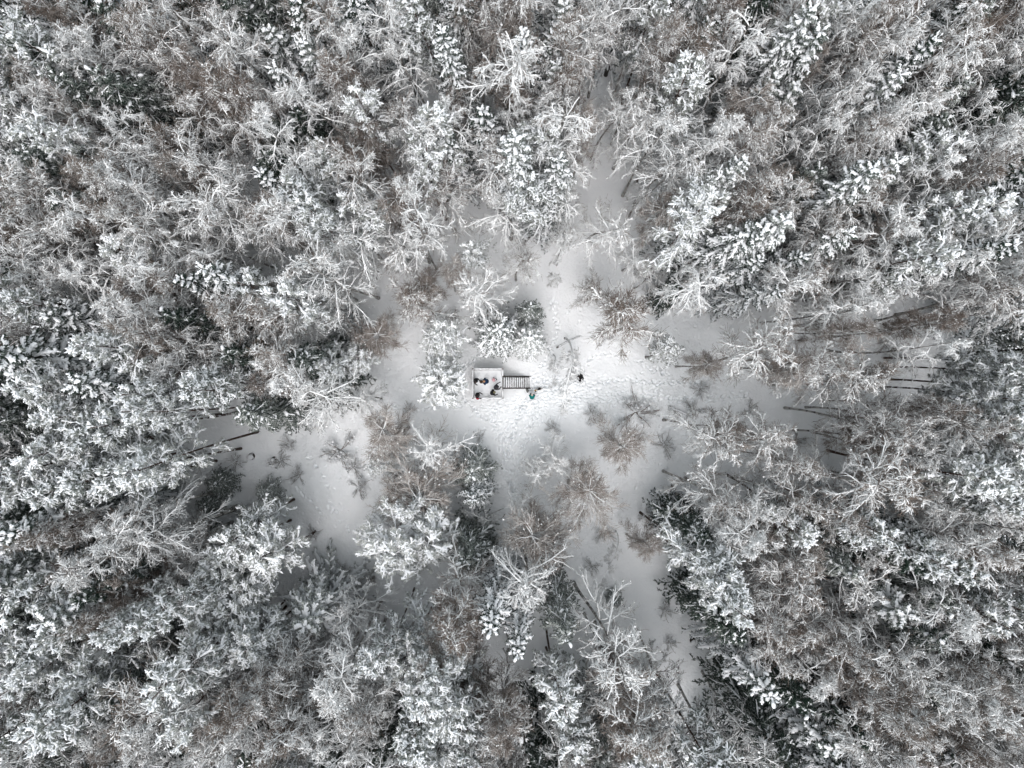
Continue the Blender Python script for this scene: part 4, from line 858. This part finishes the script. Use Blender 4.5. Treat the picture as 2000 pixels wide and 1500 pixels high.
person("person in black near the platform's left railing, one arm held out low", 929.6, 743.5, ZD, -30, 'black', 'black', 'black', {'R': ((0.12, -0.34, 1.15), (0.36, -0.33, 1.02)), 'L': ((0.1, 0.30, 1.2), (0.3, 0.22, 1.22))}, 0.25)
blue = person("person in navy jacket and tan hat leaning over a brown bag", 947.6, 744.8, ZD, 180, 'navy', 'black', 'tan', {'R': ((0.10, -0.36, 1.18), (0.30, -0.2, 1.10)), 'L': ((0.10, 0.36, 1.18), (0.30, 0.2, 1.10))}, 0.35, 1.78)
person("small person in pink hat and pale pink jacket, alone at the platform's middle", 963.6, 741.8, ZD, 15, 'palepink', 'black', 'pink', {'R': ((0.10, -0.26, 1.2), (0.36, -0.12, 1.2)), 'L': ((0.10, 0.27, 1.2), (0.30, 0.10, 1.26))}, 0.1, 1.4, 'black')
person("person in charcoal jacket reaching both arms out towards the stairs", 970.2, 756.2, ZD, 18, 'coal', 'black', 'coal', {'L': ((0.20, 0.34, 1.36), (0.44, 0.36, 1.36)), 'R': ((0.22, -0.27, 1.3), (0.42, -0.14, 1.25))}, 0.3, 1.8, 'black', True)
person("person in black with olive knitted hat, bending beside the charcoal jacket", 963.6, 766.8, ZD, 18, 'black', 'black', 'olive', {'R': ((0.15, -0.33, 1.2), (0.42, -0.30, 1.15))}, 0.42, 1.72)
person("person in black with a dark red sleeve leaning on the platform's lower left corner", 932.8, 772.0, ZD, -25, 'black', 'black', 'black', {'R': ((0.16, -0.34, 1.22), (0.42, -0.2, 1.2)), 'L': ((0.12, 0.33, 1.25), (0.34, 0.3, 1.2))}, 0.2, 1.8)
rs_ = at(939.8, 777.0, ZD + 1.15)
zt = zg(*at(1039, 772)); person("person in teal coat and pale hat bending beside a dog below the stairs", 1039.2, 773.6, zt, 92, 'teal', 'black', 'beige', {'L': ((0.14, 0.30, 1.2), (0.36, 0.16, 1.12)), 'R': ((0.12, -0.33, 1.18), (0.28, -0.24, 1.1))}, 0.42, 1.72)
zt = zg(*at(1133, 738)); person("person all in black standing right of the slim white birch, next to a tripod", 1134.0, 736.2, zt, 245, 'black', 'black', 'black', {'R': ((0.16, -0.36, 1.24), (0.40, -0.34, 1.2)), 'L': ((0.05, 0.34, 1.15), (0.26, 0.36, 1.05))}, 0.35, 1.8, legspread=0.2, stride=0.15)
# the red sleeve: a scarf-like red warmer over the right forearm of the corner person
corner = [o for o in COL.objects if o.get("label", "").startswith("person in black with a dark red")][0]
m = MB(); ca_, sa_ = math.cos(0.2), math.sin(0.2)
def upc(x, y, z): dz = z - 0.95; return Vector(((x * ca_ + dz * sa_), y, (0.95 - x * sa_ + dz * ca_))) * (1.8 / 1.75)
a_, b_, c_ = upc(0.02, -0.26, 1.36), upc(0.16, -0.345, 1.22), upc(0.30, -0.265, 1.21)
rowtube(m, [a_, b_, c_], [0.105, 0.11, 0.085], 9); m.build("sleeve", CL['red'], corner)

# bag in front of the navy jacket
def soft_bag(name, label, px, py, z, size, col, rz, strap=None):
    x, y = at(px, py, z + size[2] / 2); o = empty(name, (x, y, z), rz); tag(o, label, "bag")
    v = ICO2[0]; p = np.sign(v) * np.abs(v) ** 0.55; p = p * np.array(size) / 2 * (1 + 0.04 * np.sin(v[:, :1] * 7 + v[:, 1:2] * 5)) + np.array([0, 0, size[2] / 2])
    m = MB(); m.add(p, None, ICO2[1]); m.build("bag_body", CL[col], o)
    pk = ICO1[0]; q = np.sign(pk) * np.abs(pk) ** 0.6 * np.array([size[0] * 0.32, size[1] * 0.12, size[2] * 0.25]) + np.array([0, -size[1] / 2, size[2] * 0.35])
    m = MB(); m.add(q, None, ICO1[1]); m.build("pocket", CL['black'], o)
    if strap:
        m = MB(); rowtube(m, strap, 0.014, 5); m.build("strap", CL['black'], o)
    return o
soft_bag("brown_bag", "brown bag in front of the person in the navy jacket", 939.8, 745.6, ZD, (0.34, 0.30, 0.42), 'brown', 0.2, [(-0.1, 0, 0.4), (-0.05, 0, 0.52), (0.05, 0, 0.52), (0.1, 0, 0.4)])
xg, yg = at(1030, 762); cl = [(0.12 + 0.23 + 0.23 * math.cos(t), 0.05 + 0.19 * math.sin(t), 0.10 + 0.04 * math.cos(t)) for t in np.linspace(math.pi, -math.pi * 0.98, 22)]
soft_bag("backpack", "grey backpack with a looped strap on the snow by the stair's lower handrail", 1029.8, 762.3, zg(xg, yg) - 0.01, (0.30, 0.42, 0.26), 'grey', 0.25, cl)
xg, yg = at(1135, 746); cl = [(0.05 + 0.10 * math.cos(t), -0.30 + 0.12 * math.sin(t), 0.05) for t in np.linspace(1.4, 1.4 + 6.0, 16)]
soft_bag("camera_bag", "small black bag with strap loop at the feet of the person all in black", 1132.6, 743.0, zg(xg, yg) - 0.01, (0.28, 0.24, 0.24), 'black', 0.5, cl)
xg, yg = at(1046.2, 764.8); g = zg(xg, yg)
m = MB(); m.add(np.sign(ICO2[0]) * np.abs(ICO2[0]) ** 0.7 * np.array([0.085, 0.075, 0.06]) + np.array([xg, yg, g + 0.05]), None, ICO2[1])
rowtube(m, [(xg - 0.05, yg, g + 0.09), (xg, yg, g + 0.13), (xg + 0.05, yg, g + 0.09)], 0.012, 5)
tag(m.build("leash_reel", CL['black']), "small dark reel lying on the snow between teal coat and dog", "reel")

# tripod
xg, yg = at(1126.8, 740.6, 1.2); g = zg(xg, yg); tp = empty("tripod", (xg, yg, g)); tag(tp, "black camera tripod with spread legs beside the person all in black", "tripod")
for a in (0.85, 2.35, 4.35):
    m = MB(); L_ = 0.36 if a < 4 else 0.30; rowtube(m, [(0.03 * math.cos(a), 0.03 * math.sin(a), 1.2), (L_ * 0.5 * math.cos(a), L_ * 0.5 * math.sin(a), 0.62), (L_ * math.cos(a), L_ * math.sin(a), -0.02)], [0.026, 0.02, 0.016], 6); m.build("leg", CL['black'], tp)
m = MB(); rowtube(m, [(0, 0, 1.05), (0, 0, 1.33)], 0.024, 7); m.build("centre_column", CL['black'], tp)
m = MB(); m.box((0.02, 0, 1.39), (0.14, 0.10, 0.10)); rowtube(m, [(0.09, 0, 1.39), (0.19, 0, 1.39)], 0.04, 8); m.build("camera", CL['black'], tp, False)

# dog
xg, yg = at(1050.5, 760.6, 0.4); g = zg(xg, yg); dog = empty("dog", (xg, yg, g), math.atan2(-0.38, -1.0)); tag(dog, "tan and black dog with a white collar band, nose towards the teal coat", "dog")
J = {'rump': (-0.24, 0, 0.44), 'belly': (-0.05, 0, 0.44), 'chest': (0.14, 0, 0.43), 'neck': (0.25, 0, 0.52), 'head': (0.34, 0, 0.57), 'muzzle': (0.42, 0, 0.54), 'nose': (0.48, 0, 0.52),
     'tail1': (-0.33, 0.0, 0.47), 'tail2': (-0.43, 0.05, 0.54), 'tail3': (-0.50, 0.09, 0.60)}
R = {'rump': 0.09, 'belly': 0.095, 'chest': 0.115, 'neck': 0.08, 'head': 0.078, 'muzzle': 0.042, 'nose': 0.028, 'tail1': 0.035, 'tail2': 0.03, 'tail3': 0.015}
E = [('rump', 'belly'), ('belly', 'chest'), ('chest', 'neck'), ('neck', 'head'), ('head', 'muzzle'), ('muzzle', 'nose'), ('rump', 'tail1'), ('tail1', 'tail2'), ('tail2', 'tail3')]
PT = {E[2]: 1, E[3]: 2, E[4]: 2, E[5]: 2}
for s, y in (('L', 1), ('R', -1)):
    J.update({'elb' + s: (0.13, 0.09 * y, 0.28), 'wri' + s: (0.14, 0.09 * y, 0.14), 'paw' + s: (0.17, 0.09 * y, 0.02), 'kne' + s: (-0.16, 0.10 * y, 0.30), 'hoc' + s: (-0.31, 0.10 * y, 0.16), 'hpw' + s: (-0.27, 0.10 * y, 0.02)})
    R.update({'elb' + s: 0.05, 'wri' + s: 0.03, 'paw' + s: 0.03, 'kne' + s: 0.06, 'hoc' + s: 0.03, 'hpw' + s: 0.03})
    e = [('chest', 'elb' + s), ('elb' + s, 'wri' + s), ('wri' + s, 'paw' + s), ('rump', 'kne' + s), ('kne' + s, 'hoc' + s), ('hoc' + s, 'hpw' + s)]; E += e
    for q in (e[1], e[2], e[4], e[5]): PT[q] = 2
skinned("body", J, E, R, 'belly', PT, [CL['fur_black'], CL['white'], CL['fur_tan']], dog)
for y in (1, -1):
    m = MB(); m.add([(0.32, 0.05 * y, 0.63), (0.37, 0.06 * y, 0.62), (0.33, 0.085 * y, 0.60), (0.31, 0.10 * y, 0.55)], None, [(0, 1, 2), (1, 3, 2), (0, 2, 3), (0, 3, 1)]); m.build("ear", CL['fur_black'], dog)
# leash from the stair rail to the dog, its loop end on the snow beyond
ends = [(1038, 758.8, 0.95), (1046, 757.4, 0.62), (1054, 757.2, 0.5), (1058, 758.6, 0.25), (1060, 758.0, 0.12)]
pts = [(*at(a, b, z), z + zg(*at(a, b))) for a, b, z in ends]
lc = at(1063, 757.3); zl = zg(*lc)
pts += [(lc[0] + 0.10 * math.cos(t), lc[1] + 0.08 * math.sin(t), zl + 0.03) for t in np.linspace(math.pi, -math.pi * 0.9, 10)]
m = MB(); rowtube(m, pts, 0.017, 5); tag(m.build("dog_leash", CL['black']), "dark leash running from the stair handrail to the dog, looped at its end", "leash")

# ------------------------------------------------------------------ stumps, fallen wood and pieces of standing trunks
def log(name, label, a, b, r, snow=True, cat="log"):
    (ax, ay), (bx3, by3) = at(*a), at(*b); n = 9; t = np.linspace(0, 1, n); r_ = np.random.default_rng(int(a[0]))
    xs, ys = ax + (bx3 - ax) * t + r_.normal(0, 0.04, n), ay + (by3 - ay) * t + r_.normal(0, 0.04, n)
    P = np.stack([xs, ys, [zg(p, q) + r * 0.9 for p, q in zip(xs, ys)]], -1); o = empty(name, tuple(P[0])); P = P - P[0]; tag(o, label, cat)
    m = MB(); rowtube(m, P, np.linspace(r, r * 0.6, n), 7); m.build("stem_wood", M['dark_bark'], o)
    if snow:
        m = MB(); rowtube(m, P[1:] + np.array([0.0, 0, r * 0.62]), r_.uniform(0.7, 1.0, n - 1) * np.linspace(r, r * 0.6, n - 1) * 0.9, 7, 0, True, 0.6); m.build("stem_snow", M['snow'], o)
log("trunk_piece", "thin fallen log beside the lane, upper right of the stairs", (1086, 679), (1131, 656), 0.10)
log("fallen_branch", "long thin fallen branch on shaded snow below the star-shaped spruce", (932, 1014), (984, 992), 0.06, False, "branch")
log("fallen_branch", "second thin fallen branch just above the longer one", (918, 1016), (930, 1009), 0.05, False, "branch")
log("trunk_piece", "snowy lower trunk of a leaning tree, right of the large low shrub", (1306, 794), (1348, 812), 0.17)  # foot of a standing, leaning tree's trunk, laid flat as a log
log("trunk_piece", "dark pine trunk showing between the brown brush tree and the small pine", (776, 899), (799, 889), 0.14, False)  # standing pine's trunk seen between crowns, added as a piece lying flat
log("trunk_piece", "lower dark pine trunk left of the bare white boughs", (768, 934), (788, 921), 0.13, False)  # another standing pine's trunk, likewise added as a flat-lying piece
for px, py, r, lab in ((491, 892, 0.36, "dark snow-capped stump on the open snow at left"), (1352, 1250, 0.30, "small snow-capped stump in the gully at lower right"), (536, 896, 0.22, "little stump left of the bright snow bank"), (955, 1086, 0.3, "snow-capped stump in the dark gap under the largest pines")):
    x, y = at(px, py); o = empty("tree_stump", (x, y, zg(x, y) - 0.05)); tag(o, lab, "stump")
    m = MB(); rowtube(m, [(0, 0, 0), (0.01, 0, 0.25), (0, 0.02, 0.5)], [r * 1.2, r * 0.9, r * 0.85], 9); m.build("stump_wood", M['dark_bark'], o)
    m = MB(); blobs(m, np.array([[0.01, -0.03, 0.54]]), np.array([[r * 0.95, r * 0.85, 0.14]]), 0, rr, ICO2, 0.06); m.build("snow_cap", M['snow'], o)
